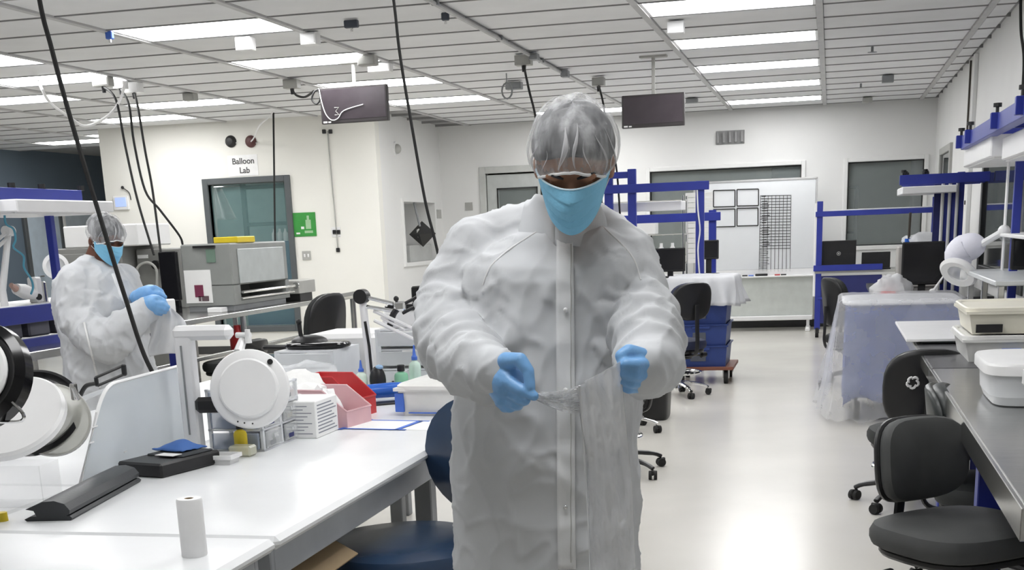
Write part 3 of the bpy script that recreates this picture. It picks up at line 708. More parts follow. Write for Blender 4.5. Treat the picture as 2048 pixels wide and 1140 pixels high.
for k, x in enumerate((-1.12, -1.04, -.70, -.62)):
    tag(obj('marker', MB().cyl((x, YW-.05, .729), (x+.07, YW-.045, .729), .009, n=8), (ink, bluef, redm, ink)[k]), ('black marker beside', 'blue marker left of', 'red marker right of', 'second black marker past')[k]+' the eraser on the whiteboard tray', 'marker')
# wall vent
q = rect(1432, 261, 1489, 288, YB-.01)
v = thing('wall_vent', 'grey louvred vent high on the back wall', 'vent', ((q[0]+q[1])/2, YB, q[2]))
obj('frame', MB().bb(q[0], q[1], YB-.02, YB, q[2], q[3], .004), mat('vent_grey', (.28, .28, .28), .5), v, world=True)
for k in range(5):
    x = q[0]+.03+(q[1]-q[0]-.06)*k/4.0; wd = (q[1]-q[0]-.06)/9
    obj('slat', MB().bb(x-wd/2, x+wd/2, YB-.060, YB-.02, q[2]+.02, q[3]-.02, .002), mat('vent_grey', (.28, .28, .28), .5), v, world=True)
# dark panel in window 1, posters behind, shelf and column in window 2 room
tag(obj('wall_screen', MB().bb(ony(1543, 350, 20).x, ony(1600, 350, 20).x, 20, 20.06, ony(1600, 357, 20).z-.05, ony(1600, 333, 20).z, .006), scr), 'dark screen seen through the window above the whiteboard', 'screen')
tag(obj('desk_partition', MB().bb(-2.9, -.7, 20.6, 20.65, 0, 2.4, .01), mat('yellow_white_panel', (.68, .68, .56), .6)), 'pale partition seen through the window above the whiteboard', 'partition')
q = ony(1715, 420, 19.6)
sh = thing('metal_shelf', 'dark brown metal shelf in the beige room behind the window', 'shelf', (q.x-.2, 19.6, 0))
for dx in (-.2, .18):
    for dy in (-.15, .15): obj('post', MB().bb(dx-.02, dx+.02, dy-.02, dy+.02, 0, 1.85, .002), brown, sh)
for z in (.3, .75, 1.2, 1.5, 1.82): obj('shelf_board', MB().bb(-.2, .18, -.15, .15, z, z+.025), brown, sh)
q = ony(1832, 400, 20.5); tag(obj('column', MB().cyl((q.x, 20.5, 0), (q.x, 20.5, ZC+.02), .09, n=20), wallm), 'round white column in the beige room behind the window', 'column')
# mobile blue workstation in front of the far window
rk = thing('mobile_workstation', 'blue steel mobile workstation with overhead bar before the far window', 'workstation', (.5, 16.6, 0))
Y0 = 16.5; xL = ony(1638, 500, Y0).x
for (x, zt) in ((xL, 1.62), (1.2, 1.62)): obj('post', MB().bb(x-.035, x+.035, Y0-.035, Y0+.035, .1, zt, .003), blue, rk, world=True)
obj('overhead_bar', MB().bb(xL-.05, 1.24, Y0-.06, Y0-.036, 1.44, 1.50, .003), blue, rk, world=True)
obj('overhead_shelf', MB().bb(xL, 1.2, Y0-.03, Y0+.25, 1.50, 1.515, .003), wplas, rk, world=True)
obj('desk_bar', MB().bb(xL-.06, .62, Y0-.08, Y0-.036, .80, .87, .003), blue, rk, world=True)
obj('desk_top', MB().bb(xL-.04, 1.2, Y0-.04, Y0+.7, .77, .80, .003), greyl, rk, world=True)
obj('modesty_panel', MB().bb(xL, .62, Y0-.03, Y0+.0, .17, .74, .004), blued, rk, world=True)
obj('lower_rail', MB().bb(xL, .62, Y0-.045, Y0-.03, .46, .49, .003), blue, rk, world=True)
for (x, y) in ((xL, Y0), (xL, Y0+.65), (1.2, Y0+.65)):
    cs = obj('caster', MB().cyl((x-.02, y, .065), (x+.02, y, .065), .065, n=18), rubber, rk, world=True); obj('fork', MB().bb(x-.032, x-.024, y-.02, y+.02, .06, .13).bb(x+.024, x+.032, y-.02, y+.02, .06, .13).bb(x-.032, x+.032, y-.02, y+.02, .13, .14), steel, cs, world=True)
tube_ = MB().cyl((xL-.045, Y0-.02, .5), (xL-.045, Y0-.02, 1.6), .018, n=8); obj('cable_duct', tube_, wplas, rk, world=True)
a = rect(1643, 481, 1712, 533, 16.75); monitor('black monitor with round emblem on the blue mobile workstation', ((a[0]+a[1])/2, 16.75, .80), 0, a[1]-a[0], a[3]-a[2], (a[2]+a[3])/2-.80, logo=True)
a = rect(1728, 517, 1779, 531, 16.4); 
lp = thing('laptop', 'thin dark laptop standing open on the blue desk', 'laptop', ((a[0]+a[1])/2, 16.75, .80))
obj('lid', MB().bb(-.17, .17, -.01, .01, .01, .2, .004), blk, lp); obj('keyboard_deck', MB().bb(-.17, .17, -.24, .0, 0, .015, .004), blk, lp)
# large black monitor and clutter on the black bench
a = rect(1803, 487, 1888, 568, 11.3); monitor('large black monitor seen from behind beside the hanging magnifier', ((a[0]+a[1])/2, 11.3, .775), -.05, a[1]-a[0], a[3]-a[2]+.02, (a[2]+a[3])/2-.77)
def heap(name, label, cat, c, s, m, seed, n=24):
    mb = MB().ball((0, 0, 0), (1, 1, 1), n, n//2)
    vv = []
    for p in mb.v:
        k = 1+.30*nz(p, 2.3, seed)+.16*nz(p, 6, seed); z = max(p[2]*k, -.25)
        vv.append((p[0]*k*s[0], p[1]*k*s[1], (z+.25)*s[2]))
    mb.v = vv; o = obj(name, mb, m, None, smooth=60); o.location = c; return tag(o, label, cat)
q = onz(1775, 578, .775); heap('plastic_bag', 'crumpled white plastic bag beside the large black monitor', 'bag', (ony(1785, 560, 11.1).x, 11.15, .775), (.16, .12, .14), filmw, 3)
heap('plastic_bag', 'crumpled white cover piled above the large black monitor', 'bag', (ony(1850, 480, 12.6).x, 12.7, 1.14), (.2, .12, .09), filmw, 5)
tag(obj('instrument_cabinet', MB().bb(ony(1797, 480, 12.6).x, ony(1890, 480, 12.6).x, 12.55, 12.95, .775, 1.14, .01), mat('warm_grey', (.42, .40, .38), .5)), 'warm grey cabinet standing behind the large black monitor', 'cabinet')
tag(obj('red_tray', MB().bb(ony(1762, 565, 11).x, ony(1793, 565, 11).x, 10.95, 11.1, .775, .825, .006), redm), 'small red tray at the front of the black bench', 'tray')
tag(obj('paper_pad', MB().bb(ony(1757, 571, 11).x, ony(1781, 571, 11).x, 10.91, 10.95, .775, .785, .002), paper), 'white paper pad in front of the red tray', 'paper')
q = ony(1820, 472, 12.5)
st = thing('marker_cup', 'blue cup holding one dark stick on the grey cabinet', 'cup', (q.x, 12.68, 1.14)); obj('cup', MB().lathe([(0, 0), (.035, 0), (.035, .07), (.03, .07), (.03, .006), (0, .006)], 16), bluef, st); obj('stick', MB().cyl((0, 0, .01), (.005, 0, .3), .012, n=8), brown, st)
tag(obj('utensil', MB().tube([ony(1892, 545, 10.9), ony(1868, 580, 10.9)], [.006, .012], 8).ball(ony(1866, 582, 10.9), (.03, .012, .02), 10, 6), wplas), 'white handled scraper leaning at the large black monitor', 'tool')
tag(obj('basket', MB().add(*(lambda b: (b.v, b.f))(bin_open(MB(), .26, .2, .26, .004, .72, T(ony(1782, 600, 10.8).x, 10.8, .40)))), mat('pink_grey_plastic', (.50, .42, .40), .5)), 'pinkish grey waste basket below the red tray', 'basket')
tag(obj('basket_stand', MB().bb(ony(1782, 600, 10.8).x-.16, ony(1782, 600, 10.8).x+.16, 10.66, 10.94, 0, .40, .01), blk), 'black stool carrying the waste basket', 'stool')
# ------------------------------------------------------------------ stack of blue totes on a dolly
tx0, tx1, ty0, ty1 = -1.36, -.86, 11.75, 12.4
dl = thing('dolly', 'wooden topped dolly under the stack of blue totes', 'dolly', (-1.1, 12.05, 0))
obj('deck', MB().bb(tx0, tx1+.04, ty0, ty1, .125, .155, .004), mat('red_brown_wood', (.22, .08, .05), .5), dl, world=True)
for x in (tx0+.07, tx1-.03):
    for y in (ty0+.07, ty1-.07):
        cs = obj('caster', MB().cyl((x-.018, y, .06), (x+.018, y, .06), .06, n=18), rubber, dl, world=True); obj('fork', MB().bb(x-.03, x-.02, y-.02, y+.02, .05, .125).bb(x+.02, x+.03, y-.02, y+.02, .05, .125), steel, cs, world=True)
ords = ('bottom', 'second', 'third', 'topmost')
for k in range(4):
    t = thing('tote', 'blue plastic tote, '+('lowest' if k == 0 else ords[k])+' of the stack on the dolly', 'tote', (-1.11, 12.07, .155+.19*k), 0, 'stacked blue totes')
    obj('body', bin_open(MB(), .46, .60, .19, .006, .93), tote, t); obj('card_holder', MB().bb(-.10+.02*k, .04, -.292, -.284, .05, .14, .003), mat('slate_card', (.10, .11, .14), .6), t)
    obj('handle', MB().bb(-.08, .08, -.318, -.296, .15, .175, .004), tote, t)
tag(sheet('plastic_drape', drape_fn(-1.40, -.82, 11.72, 12.42, .955, .70, 8, .028, .06), 40, 40, filmw, None), 'crumpled translucent plastic draped over the blue totes', 'plastic sheet')
# blue-steel bench behind the totes, draped
bb = thing('blue_bench', 'blue steel bench with overhead bars behind the plastic draped totes', 'workbench', (-1.8, 13.2, 0))
Ya, Yb_ = 12.9, 14.6
xa = ony(1400, 450, Ya).x; xb2 = ony(1265, 450, Ya).x; xc = ony(1425, 480, Yb_).x
obj('top', MB().bb(-2.6, -1.12, Ya+.04, Yb_, .84, .88, .004), wplas, bb, world=True)
for x in (xa, xb2):
    z1 = ony(1400, 362, Ya).z if x == xa else ony(1265, 338, Ya).z
    obj('post', MB().bb(x-.04, x+.04, Ya-.03, Ya+.03, 0, z1, .003), blue, bb, world=True)
obj('post', MB().bb(xc-.04, xc+.04, Yb_-.03, Yb_+.03, 0, ony(1425, 420, Yb_).z, .003), blue, bb, world=True)
obj('overhead_bar', MB().bb(-2.7, xa+.09, Ya-.06, Ya-.032, ony(1330, 383, Ya).z, ony(1330, 370, Ya).z+.02, .003), blue, bb, world=True)
obj('overhead_bar', MB().bb(-2.7, xc+.09, Yb_-.06, Yb_-.032, ony(1330, 445, Yb_).z, ony(1330, 432, Yb_).z+.02, .003), blue, bb, world=True)
obj('side_arm', MB().bb(-2.2, xb2, Ya-.02, Ya+.02, ony(1240, 357, Ya).z, ony(1240, 344, Ya).z, .003), blue, bb, world=True)
obj('back_post', MB().bb(ony(1218, 400, Ya).x-.04, ony(1218, 400, Ya).x+.04, Ya-.03, Ya+.03, 0, ony(1218, 345, Ya).z, .003), blue, bb, world=True)
obj('light_housing', MB().bb(-2.6, ony(1360, 425, Ya).x, Ya+.1, Ya+.5, ony(1340, 420, Ya).z, ony(1340, 408, Ya).z+.03, .005), wpaint, bb, world=True)
obj('cable', MB().tube(spline([ony(1394, 372, Ya-.05), ony(1396, 420, Ya-.05), ony(1400, 460, Ya-.05), ony(1396, 500, Ya-.05), ony(1400, 560, Ya-.05)], 4), .008, 6), wplas, bb, world=True)
a = rect(1315, 500, 1360, 545, 13.6); monitor('black monitor on the draped blue bench behind the totes', ((a[0]+a[1])/2, 13.7, .88), 0, .32, .24, .18)
a = rect(1400, 492, 1432, 520, 14.2); monitor('small black equipment box beside the blue posts', ((a[0]+a[1])/2, 14.25, .88), 0, .22, .2, .26)
# wire shelving with bottles and papers, far behind
ws = thing('wire_shelf', 'chrome wire shelf with papers behind the blue bench', 'shelf', (-2.0, 16.4, 0))
for x in (-2.75, -1.75):
    for y in (16.2, 16.6): obj('post', MB().cyl((x, y, 0), (x, y, 1.75), .014, n=8), chrome, ws, world=True)
for z in (.5, .95, 1.3, 1.7):
    m_ = MB()
    for k in range(7): m_.cyl((-2.75, 16.2+.4*k/6, z), (-1.75, 16.2+.4*k/6, z), .006, n=5)
    for k in range(9): m_.cyl((-2.75+k/8, 16.2, z-.008), (-2.75+k/8, 16.6, z-.008), .005, n=5)
    obj('wire_deck', m_, chrome, ws, world=True)
for k in range(6):
    tag(obj('bottle', MB().lathe([(0, 0), (.045, 0), (.045, .16), (.02, .2), (.02, .24), (0, .24)], 12, T(-2.6+.14*k, 16.35, .957)), wplas), 'white bottle in the row on the wire shelf', 'bottle', 'white bottles on the wire shelf')
tag(obj('carton', MB().bb(-2.7, -2.1, 16.25, 16.55, 1.307, 1.52, .01), wplas), 'long white carton on the wire shelf above the bottles', 'carton')
lp2 = thing('paper_strips', 'white sheets of ruled paper on a stand beside the wire shelf', 'paper', (-1.62, 16.9, 0))
obj('stand', MB().cyl((0, .02, 0), (0, .02, 1.85), .012, n=8).bb(-.15, .15, -.1, .14, 0, .02, .004), greyl, lp2)
for k in range(14): obj('sheet', MB().box((0, -.002*k, .96+.062*k), (.34, .003, .055), .001, RX(.03)), paper, lp2)
# chairs and bin along the left aisle
chair('chrome based black stool chair in front of the blue totes', (-1.24, 10.95, 0), (-.7, .7), mat('dark_navy_fabric', (.02, .025, .06), .7), mat('dark_navy_fabric', (.02, .025, .06), .7), hs=.48, base=chrome, R=.27, rot=.1, ring=(.2, .2), bh=.3)
chair('chrome based black chair beside the tall black bin', (-1.47, 9.0, 0), (-1, -.1), bfab, bfab, hs=.48, base=chrome, R=.33, rot=.0, bh=.3)
chair('black drafting chair with chrome foot ring behind the standing person', (-1.25, 7.42, 0), (-1, .2), bfab, bfab, hs=.5, R=.36, rot=-.1, ring=(.20, .22), bh=.3)
tb = thing('waste_bin', 'tall black waste bin with clear liner beside the chrome chairs', 'bin', (-1.31, 9.66, 0))
obj('body', MB().loft([[(x*s, y*s, z) for x, y in sup(.36, .36, 5, 28)] for s, z in ((.0, 0), (.85, 0), (.88, .02), (1, .52), (1.0, .53), (.95, .53), (.82, .03), (0, .03))], False), blk, tb)
obj('liner', MB().loft([[(x*s*(1+.05*math.sin(9*k+z*40)), y*s, z+.01*math.sin(5*k)) for k, (x, y) in enumerate(sup(.37, .37, 5, 28))] for s, z in ((1.0, .44), (1.03, .50), (1.04, .535), (.96, .545), (.9, .50))], False), film, tb)
obj('lid', cushion(MB(), .38, .38, .05, T(0, 0, .53), 5), frost, tb)
# ================================================================== left foreground: white laminate tables
TZ = .76
def table(label, x0, x1, y0, y1, legs, apron=True):
    r = thing('lab_table', label, 'table', ((x0+x1)/2, (y0+y1)/2, 0))
    obj('top', MB().bb(x0, x1, y0, y1, TZ-.032, TZ, .012), lam, r, world=True)
    obj('apron', MB().bb(x0+.05, x1-.035, y0+.03, y0+.05, TZ-.10, TZ-.033, .003).bb(x0+.05, x1-.035, y1-.05, y1-.03, TZ-.10, TZ-.033, .003).bb(x1-.055, x1-.035, y0+.05, y1-.05, TZ-.115, TZ-.033, .003).bb(x0+.035, x0+.055, y0+.05, y1-.05, TZ-.115, TZ-.033, .003), lamE, r, world=True)
    for (x, y) in legs: obj('leg', MB().bb(x-.03, x+.03, y-.03, y+.03, 0, TZ-.033, .004), greym, r, world=True)
    return r
table('white laminate table carrying the white paper roll', -2.95, -1.20, 1.35, 2.600, ((-2.8, 1.5), (-1.32, 1.5), (-1.32, 2.48), (-2.8, 2.48)))
table('long white laminate table with the navy chair beside it', -2.03, -1.20, 2.606, 5.75, ((-1.31, 2.75), (-1.31, 4.05), (-1.31, 5.6), (-1.95, 2.75), (-1.95, 5.6)))
table('short white laminate table behind the black padded case', -2.95, -2.036, 2.606, 3.160, ((-2.85, 2.7), (-2.12, 2.7), (-2.85, 3.06), (-2.12, 3.06)))
table('white laminate table behind the translucent divider panel', -2.95, -2.036, 3.166, 6.3, ((-2.85, 3.3), (-2.12, 3.3), (-2.85, 6.2), (-2.12, 6.2)))
cb_ = thing('cardboard_box', 'open brown cardboard box under the white table edge', 'box', (-1.415, 2.93, .0))
obj('body', bin_open(MB(), .22, .46, .63, .006, 1.0, rim=.001), card, cb_); obj('flap', MB().box((.20, 0, .455), (.14, .6, .006), .001, RY(.0)), card, cb_) if False else obj('flap', MB().box((0, 0, 0), (.10, .45, .006), .001, T(.15, 0, .605) @ RY(.5)), card, cb_)
# translucent divider panel standing along the table joint
pn = thing('divider_panel', 'large translucent white divider panel with rounded corners standing on the table', 'panel', (-2.03, 3.5, TZ))
a, b = Vector((-2.00, 3.08, TZ)), Vector((-2.07, 3.95, TZ)); dirv = (b-a).normalized(); Lp = (b-a).length; hp = .315
lean = math.radians(4); poly = []
def rr(L, h, r, n=6):
    out = []
    for (cx, cy, a0) in ((L-r, h-r, 0), (r, h-r, 90), (r*.3, r*.3, 180), (L-r*.3, r*.3, 270)):
        q = r if cy > h/2 else r*.3
        for k in range(n+1): t = math.radians(a0+90*k/n); out.append((cx+q*math.cos(t), cy+q*math.sin(t)))
    return out
Mp = Matrix.Translation(a-Vector(pn.location)) @ Matrix((( dirv.x, 0, -dirv.y, 0), (dirv.y, 0, dirv.x, 0), (0, 1, 0, 0), (0, 0, 0, 1)))
_q = onx(206, 772, -2.02); s0 = max(.05, _q.y-3.08); hp = _q.z-TZ
def panel_outline():
    out = [(0, 0), (Lp, 0), (Lp, hp)]; c0 = Vector((s0, hp)); r0 = .05
    for k in range(7):
        t = k/6; p0, p1, p2 = Vector((s0+r0*1.4, hp)), c0, Vector((s0*(1-r0*1.4/hp), hp-r0*1.4)); out.append(tuple(p0*(1-t)**2+p1*2*t*(1-t)+p2*t*t))
    return out
obj('sheet', MB().prism(panel_outline(), -.004, .004, Mp), mat('opal_acrylic', (.72, .76, .79), .15, var=.05, scale=3, alpha=.78, transl=.3), pn)
obj('rim', MB().tube([Mp @ Vector((x, y, 0)) for x, y in panel_outline()], .006, 6, closed=True), wplas, pn)
obj('scuff', MB().box((.10, .12, -.0048), (.03, .004, .0012), 0, Mp).box((.13, .16, -.0048), (.035, .004, .0012), 0, Mp).box((.35, .02, -.0048), (.04, .004, .0012), 0, Mp).box((.30, .06, -.0048), (.02, .004, .0012), 0, Mp), wplas, pn)
# magnifier lamp with its white head turned to the aisle
le = thing('magnifier_lamp', 'white magnifier lamp on a square post with round head beside the drawers', 'lamp', (-1.97, 3.72, TZ))
zt = ony(400, 650, 3.74).z
obj('post', MB().bb(-.028, .028, -.022, .022, 0, zt-TZ-.03, .006), wpaint, le)
obj('post_line', MB().cyl((-.003, -.024, .06), (-.003, -.024, zt-TZ-.06), .003, n=6), greym, le)  # thin grey line down the front of the post
obj('base', MB().bb(-.06, .06, -.06, .06, 0, .015, .005), wpaint, le)
q = ony(470, 668, 3.74)
obj('arm', MB().bb(-.034, q.x+1.97, -.026, .026, zt-TZ-.045, zt-TZ, .014), wpaint, le)
j = ony(486, 678, 3.72); hc = ony(500, 778, 3.66)
obj('knob', MB().cyl(j+Vector((-.02, 0, .012)), j+Vector((.03, -.01, .012)), .009, n=10).cyl(j+Vector((.022, -.01, -.012)), j+Vector((.022, -.01, .03)), .011, .008, 12).cyl(j, Vector((j.x+.0, 3.68, hc.z+.11)), .012, .016, 10), wplas, le, world=True)
Mh = T(hc) @ RZ(.28) @ RX(math.radians(78))
R_ = .122
hd = obj('lamp_head', MB().lathe([(0, -.025), (R_*.9, -.022), (R_, -.01), (R_, .006), (R_*.97, .014), (R_*.9, .018), (R_*.76, .020), (R_*.74, .034), (R_*.70, .038), (0, .040)], 48, Mh @ Matrix.Scale(1.0, 4)), wplas, le, world=True)
obj('button', MB().lathe([(0, .026), (.009, .026), (.008, .022), (0, .022)], 16, Mh @ T(.070, -.078*-1, 0)), blk, hd, world=True)
obj('screw', MB().ball(Mh @ Vector((-.02, -.105, .018)), .0028, 8, 6).ball(Mh @ Vector((.005, -.108, .018)), .0028, 8, 6).ball(Mh @ Vector((-.04, -.10, .018)), .0028, 8, 6), blk, hd, world=True)
# black tool case, tray, yellow bottle
tc_ = thing('tool_case', 'open black tool case with blue fabric inside on the table', 'case', (-1.90, 3.42, TZ), math.radians(-14))
obj('body', MB().bb(-.085, .085, -.13, .13, 0, .042, .006), blk, tc_); obj('foam', MB().bb(-.07, .07, -.02, .115, .041, .047, .003), mat('grey_foam', (.05, .055, .06), .9), tc_)
obj('cloth', MB().grid(lambda u, v: (-.085+.12*u, .02+.11*v, .052+.006*nz((u*2, v*2, 0), 2, 2)+.022*math.sin(math.pi*u)*math.sin(math.pi*v)), 12, 12), mat('blue_cloth', (.06, .15, .42), .7), tc_, solid=.003)
obj('paper_tag', MB().bb(-.02, .05, -.04, .0, .0475, .049), paper, tc_)
tr = tag(obj('tray', bin_open(MB(), .10, .07, .028, .003, .9, rim=.004), wplas), 'small white plastic tray next to the black tool case', 'tray'); tr.location = (-1.79, 3.53, TZ)
tag(obj('clear_block', MB().box((-1.775, 3.655, TZ+.017), (.075, .055, .034), .006), mat('yellow_clear', (.78, .78, .62), .2, alpha=.55)), 'pale yellow clear block under the yellow bottle', 'block')
yb_ = bottle('yellow_bottle', 'small yellow bottle with black cap before the clear drawers', (-1.80, 3.70, TZ), .10, .021, yellow, blk)
text('lettering', 'Loctite'[:0]+'glue', .016, ink, yb_, T(0, -.0215, .045) @ RX(math.pi/2), extrude=.0003) if False else None
# clear drawer organiser
og = thing('drawer_organiser', 'clear plastic nine drawer organiser with white frame on the table', 'organiser', (-1.83, 3.88, TZ))
w2, d2, h2 = .19, .30, .20
fr = MB()
for x in (-w2/2, w2/2-.012):
    for y in (-d2/2, 0-.006, d2/2-.012): fr.bb(x, x+.012, y, y+.012, 0, h2, .002)
for z in (0, .066, .132, h2-.008): fr.bb(-w2/2, w2/2, -d2/2, d2/2, z, z+.006)
obj('frame', fr, mat('milky_white', (.80, .82, .85), .3, alpha=.8), og)
for i in range(2):
    for k in range(3):
        y = -d2/2+.016+i*(d2/2); z = .008+.066*k
        dr = obj('drawer', MB().bb(w2/2-.004, w2/2+.006, y, y+d2/2-.03, z, z+.054, .003).bb(-w2/2+.02, w2/2-.004, y+.004, y+d2/2-.034, z, z+.03), clear, og)
        obj('pull', MB().bb(w2/2+.006, w2/2+.014, y+.045, y+.075, z+.03, z+.042, .002), clear, dr)
        obj('contents', MB().bb(-w2/2+.03, w2/2-.02, y+.015, y+d2/2-.05, z+.002, z+.022, .004).bb(w2/2+.0062, w2/2+.0068, y+.02, y+.06, z+.008, z+.022), (greym, blued, greyl)[(i+k) % 3], dr)
for k in range(3):
    dr = obj('drawer', MB().bb(-w2/2+.014, w2/2-.014, -d2/2-.008, -d2/2+.002, .008+.066*k, .060+.066*k, .003), mat('blue_clear', (.42, .48, .60), .2, alpha=.55), og)
obj('dark_pouch', MB().box((-.10, -.165, .155), (.09, .03, .05), .012, RZ(.2)), blk, og)
# carton, pink bins, red bin, blue tube, black strip
ca = thing('carton', 'white printed carton between the drawers and the pink bin', 'carton', (-1.735, 4.09, TZ))
obj('box', MB().bb(-.06, .075, -.10, .10, 0, .125, .003), paper, ca)
pr = MB()
for k in range(9): pr.bb(.0752, .0757, -.085, .085-.04*((k*7) % 3)/2, .015+.0115*k, .019+.0115*k)
for k in range(9): pr.bb(-.05, .06-.03*((k*5) % 3)/2, -.1007, -.1002, .015+.0115*k, .018+.0115*k)
obj('print', pr, mat('grey_print', (.25, .26, .3), .7), ca)
def hopper(name, label, loc, rz, w, d, h, m, cat='bin'):
    r = thing(name, label, cat, loc, rz); t = .004
    mb = MB(); side = [(-d/2, 0), (d/2, 0), (d/2, h), (-d*.1, h), (-d/2, h*.45)]
    Ms = Matrix(((0, 0, 1, 0), (1, 0, 0, 0), (0, 1, 0, 0), (0, 0, 0, 1)))
    mb.prism(side, -w/2, -w/2+t, Ms); mb.prism(side, w/2-t, w/2, Ms); mb.bb(-w/2+t, w/2-t, -d/2, d/2, 0, t); mb.bb(-w/2+t, w/2-t, d/2-t, d/2, t, h); mb.bb(-w/2+t, w/2-t, -d/2, -d/2+t, t, h*.45)
    obj('shell', mb, m, r)
    obj('rim', MB().tube([(-w/2, -d/2, h*.45), (-w/2, -d*.1, h), (-w/2, d/2, h), (w/2, d/2, h), (w/2, -d*.1, h), (w/2, -d/2, h*.45)], .004, 6, closed=True), m, r)
    return r
hopper('stacking_bin', 'pink clear stacking bin holding white gloves', (-1.74, 4.32, TZ), math.radians(80), .17, .24, .13, pinkm)
heap('glove_bundle', 'bundle of white gloves inside the pink bin', 'gloves', (-1.76, 4.32, TZ+.006), (.07, .06, .10), maskw, 4)
hopper('stacking_bin', 'red plastic stacking bin behind the pink bin', (-1.80, 4.56, TZ), math.radians(80), .15, .24, .15, redm)
bt = thing('blue_roll', 'shiny blue wrapped roll lying behind the red bin', 'roll', (-1.74, 4.95, TZ))
obj('roll', MB().tube([(-.12, -.10, .045), (.02, .0, .045), (.11, .07, .042)], [.035, .038, .034], 14, flat=.8), bluef, bt)
tag(obj('black_strip', MB().box((0, 0, .004), (.34, .07, .008), .003, T(-1.70, 4.86, TZ) @ RZ(.62)), blk), 'flat black strip lying beside the blue roll', 'strip')
heap('glove_pile', 'loose pile of white gloves and wraps on the table', 'gloves', (-1.95, 4.42, TZ), (.20, .30, .13), mat('white_wrap', (.80, .80, .79), .6, bump=.5, bscale=25), 8, 36)
heap('glove_pile', 'white crumpled wrap lying between the clear bin and red bin', 'gloves', (-2.12, 4.95, TZ), (.22, .24, .12), film, 9, 30)
# papers edged with blue tape
pp = thing('taped_paper', 'white paper sheets edged with blue tape on the table', 'paper', (-1.47, 4.28, TZ))
obj('sheet', MB().box((-.06, 0, .001), (.20, .19, .002), 0, RZ(-.12)), paper, pp); obj('sheet', MB().box((.13, .0, .001), (.15, .19, .002), 0, RZ(-.12)), paper, pp)
obj('tape', MB().box((.04, 0, .0025), (.018, .21, .0012), 0, RZ(-.12)).box((-.17, .0, .0025), (.018, .24, .0012), 0, RZ(-.12)).box((-.05, -.10, .0025), (.25, .012, .0012), 0, RZ(-.12)).box((-.05, .10, .0025), (.25, .012, .0012), 0, RZ(-.12)), tapeb, pp)
cbx = thing('cream_tub', 'off-white lidded tub with blue tape corner beside the navy chair', 'tub', (-1.36, 4.72, TZ), -.08)
obj('body', bin_open(MB(), .34, .44, .105, .004, .92), mat('off_white', (.76, .76, .73), .35), cbx)
obj('lid', MB().loft([[(x*s, y*s, z) for x, y in sup(.37, .47, 8, 32)] for s, z in ((1, .098), (1.0, .112), (.96, .118), (.9, .116), (0, .120))], False), mat('off_white', (.76, .76, .73), .35), cbx)
obj('tape', MB().box((-.165, -.215, .05), (.035, .012, .07), .002).box((-.175, -.19, .05), (.012, .05, .07), .002).box((.02, -.215, .012), (.30, .008, .004)), tapeb, cbx)
# ------------------------------------------------------------------ second row of things on the tables
wb2 = tag(obj('white_carton', MB().bb(-2.42, -2.06, 5.75, 6.15, TZ, TZ+.21, .02), wplas), 'plain white box behind the clear bins at the table end', 'box')
def clearbins(label, x0, x1, y0, y1, n, hh, z0=TZ):
    r = thing('drawer_stack', label, 'drawer unit', ((x0+x1)/2, (y0+y1)/2, z0))
    for k in range(n):
        dr = obj('drawer', MB().bb(x0+.01, x1-.01, y0-.006, y0+.006, z0+hh*k+.012, z0+hh*(k+1)-.01, .004).bb(x0+.015, x1-.015, y0+.01, y1-.01, z0+hh*k+.012, z0+hh*k+.016), frost, r, world=True)
        obj('contents', MB().bb(x0+.04, x1-.04, y0+.03, y1-.04, z0+hh*k+.017, z0+hh*k+hh*.55, .006), mat('grey_contents', (.30, .31, .36), .7), dr, world=True)
        obj('shell', MB().bb(x0, x1, y0, y1, z0+hh*(k+1)-.008, z0+hh*(k+1)).bb(x0, x0+.006, y0, y1, z0+hh*k, z0+hh*(k+1)-.008).bb(x1-.006, x1, y0, y1, z0+hh*k, z0+hh*(k+1)-.008).bb(x0, x0+.025, y0-.004, y0, z0+hh*k, z0+hh*(k+1)).bb(x1-.025, x1, y0-.004, y0, z0+hh*k, z0+hh*(k+1)), mat('milky_white', (.8, .8, .8)), r, world=True)
    return r
clearbins('clear two drawer unit carrying the black lamp base', -2.40, -2.12, 5.35, 5.68, 2, .085)
clearbins('clear three drawer unit beside the tall white lamp post', -1.93, -1.62, 5.38, 5.72, 3, .085)
lb = thing('lamp_base', 'flat black oval lamp base resting on the clear drawer unit', 'lamp base', (-2.25, 5.50, TZ+.172))
obj('plate', cushion(MB(), .30, .20, .028, None, 2.6), blkg, lb); obj('dome', MB().ball((-.04, .0, .028), (.085, .07, .03), 18, 8), blk, lb); obj('socket', MB().cyl((-.08, 0, .05), (-.085, 0, .11), .010, n=10).ball((-.085, 0, .115), .014, 10, 6), blk, lb)
wc_ = thing('white_case', 'white case with glossy black lid on the three drawer unit', 'case', (-1.77, 5.55, TZ+.257))
obj('body', MB().bb(-.14, .14, -.13, .13, 0, .075, .012), wplas, wc_); obj('lid', cushion(MB(), .28, .26, .03, T(0, 0, .074), 5), blkg, wc_)
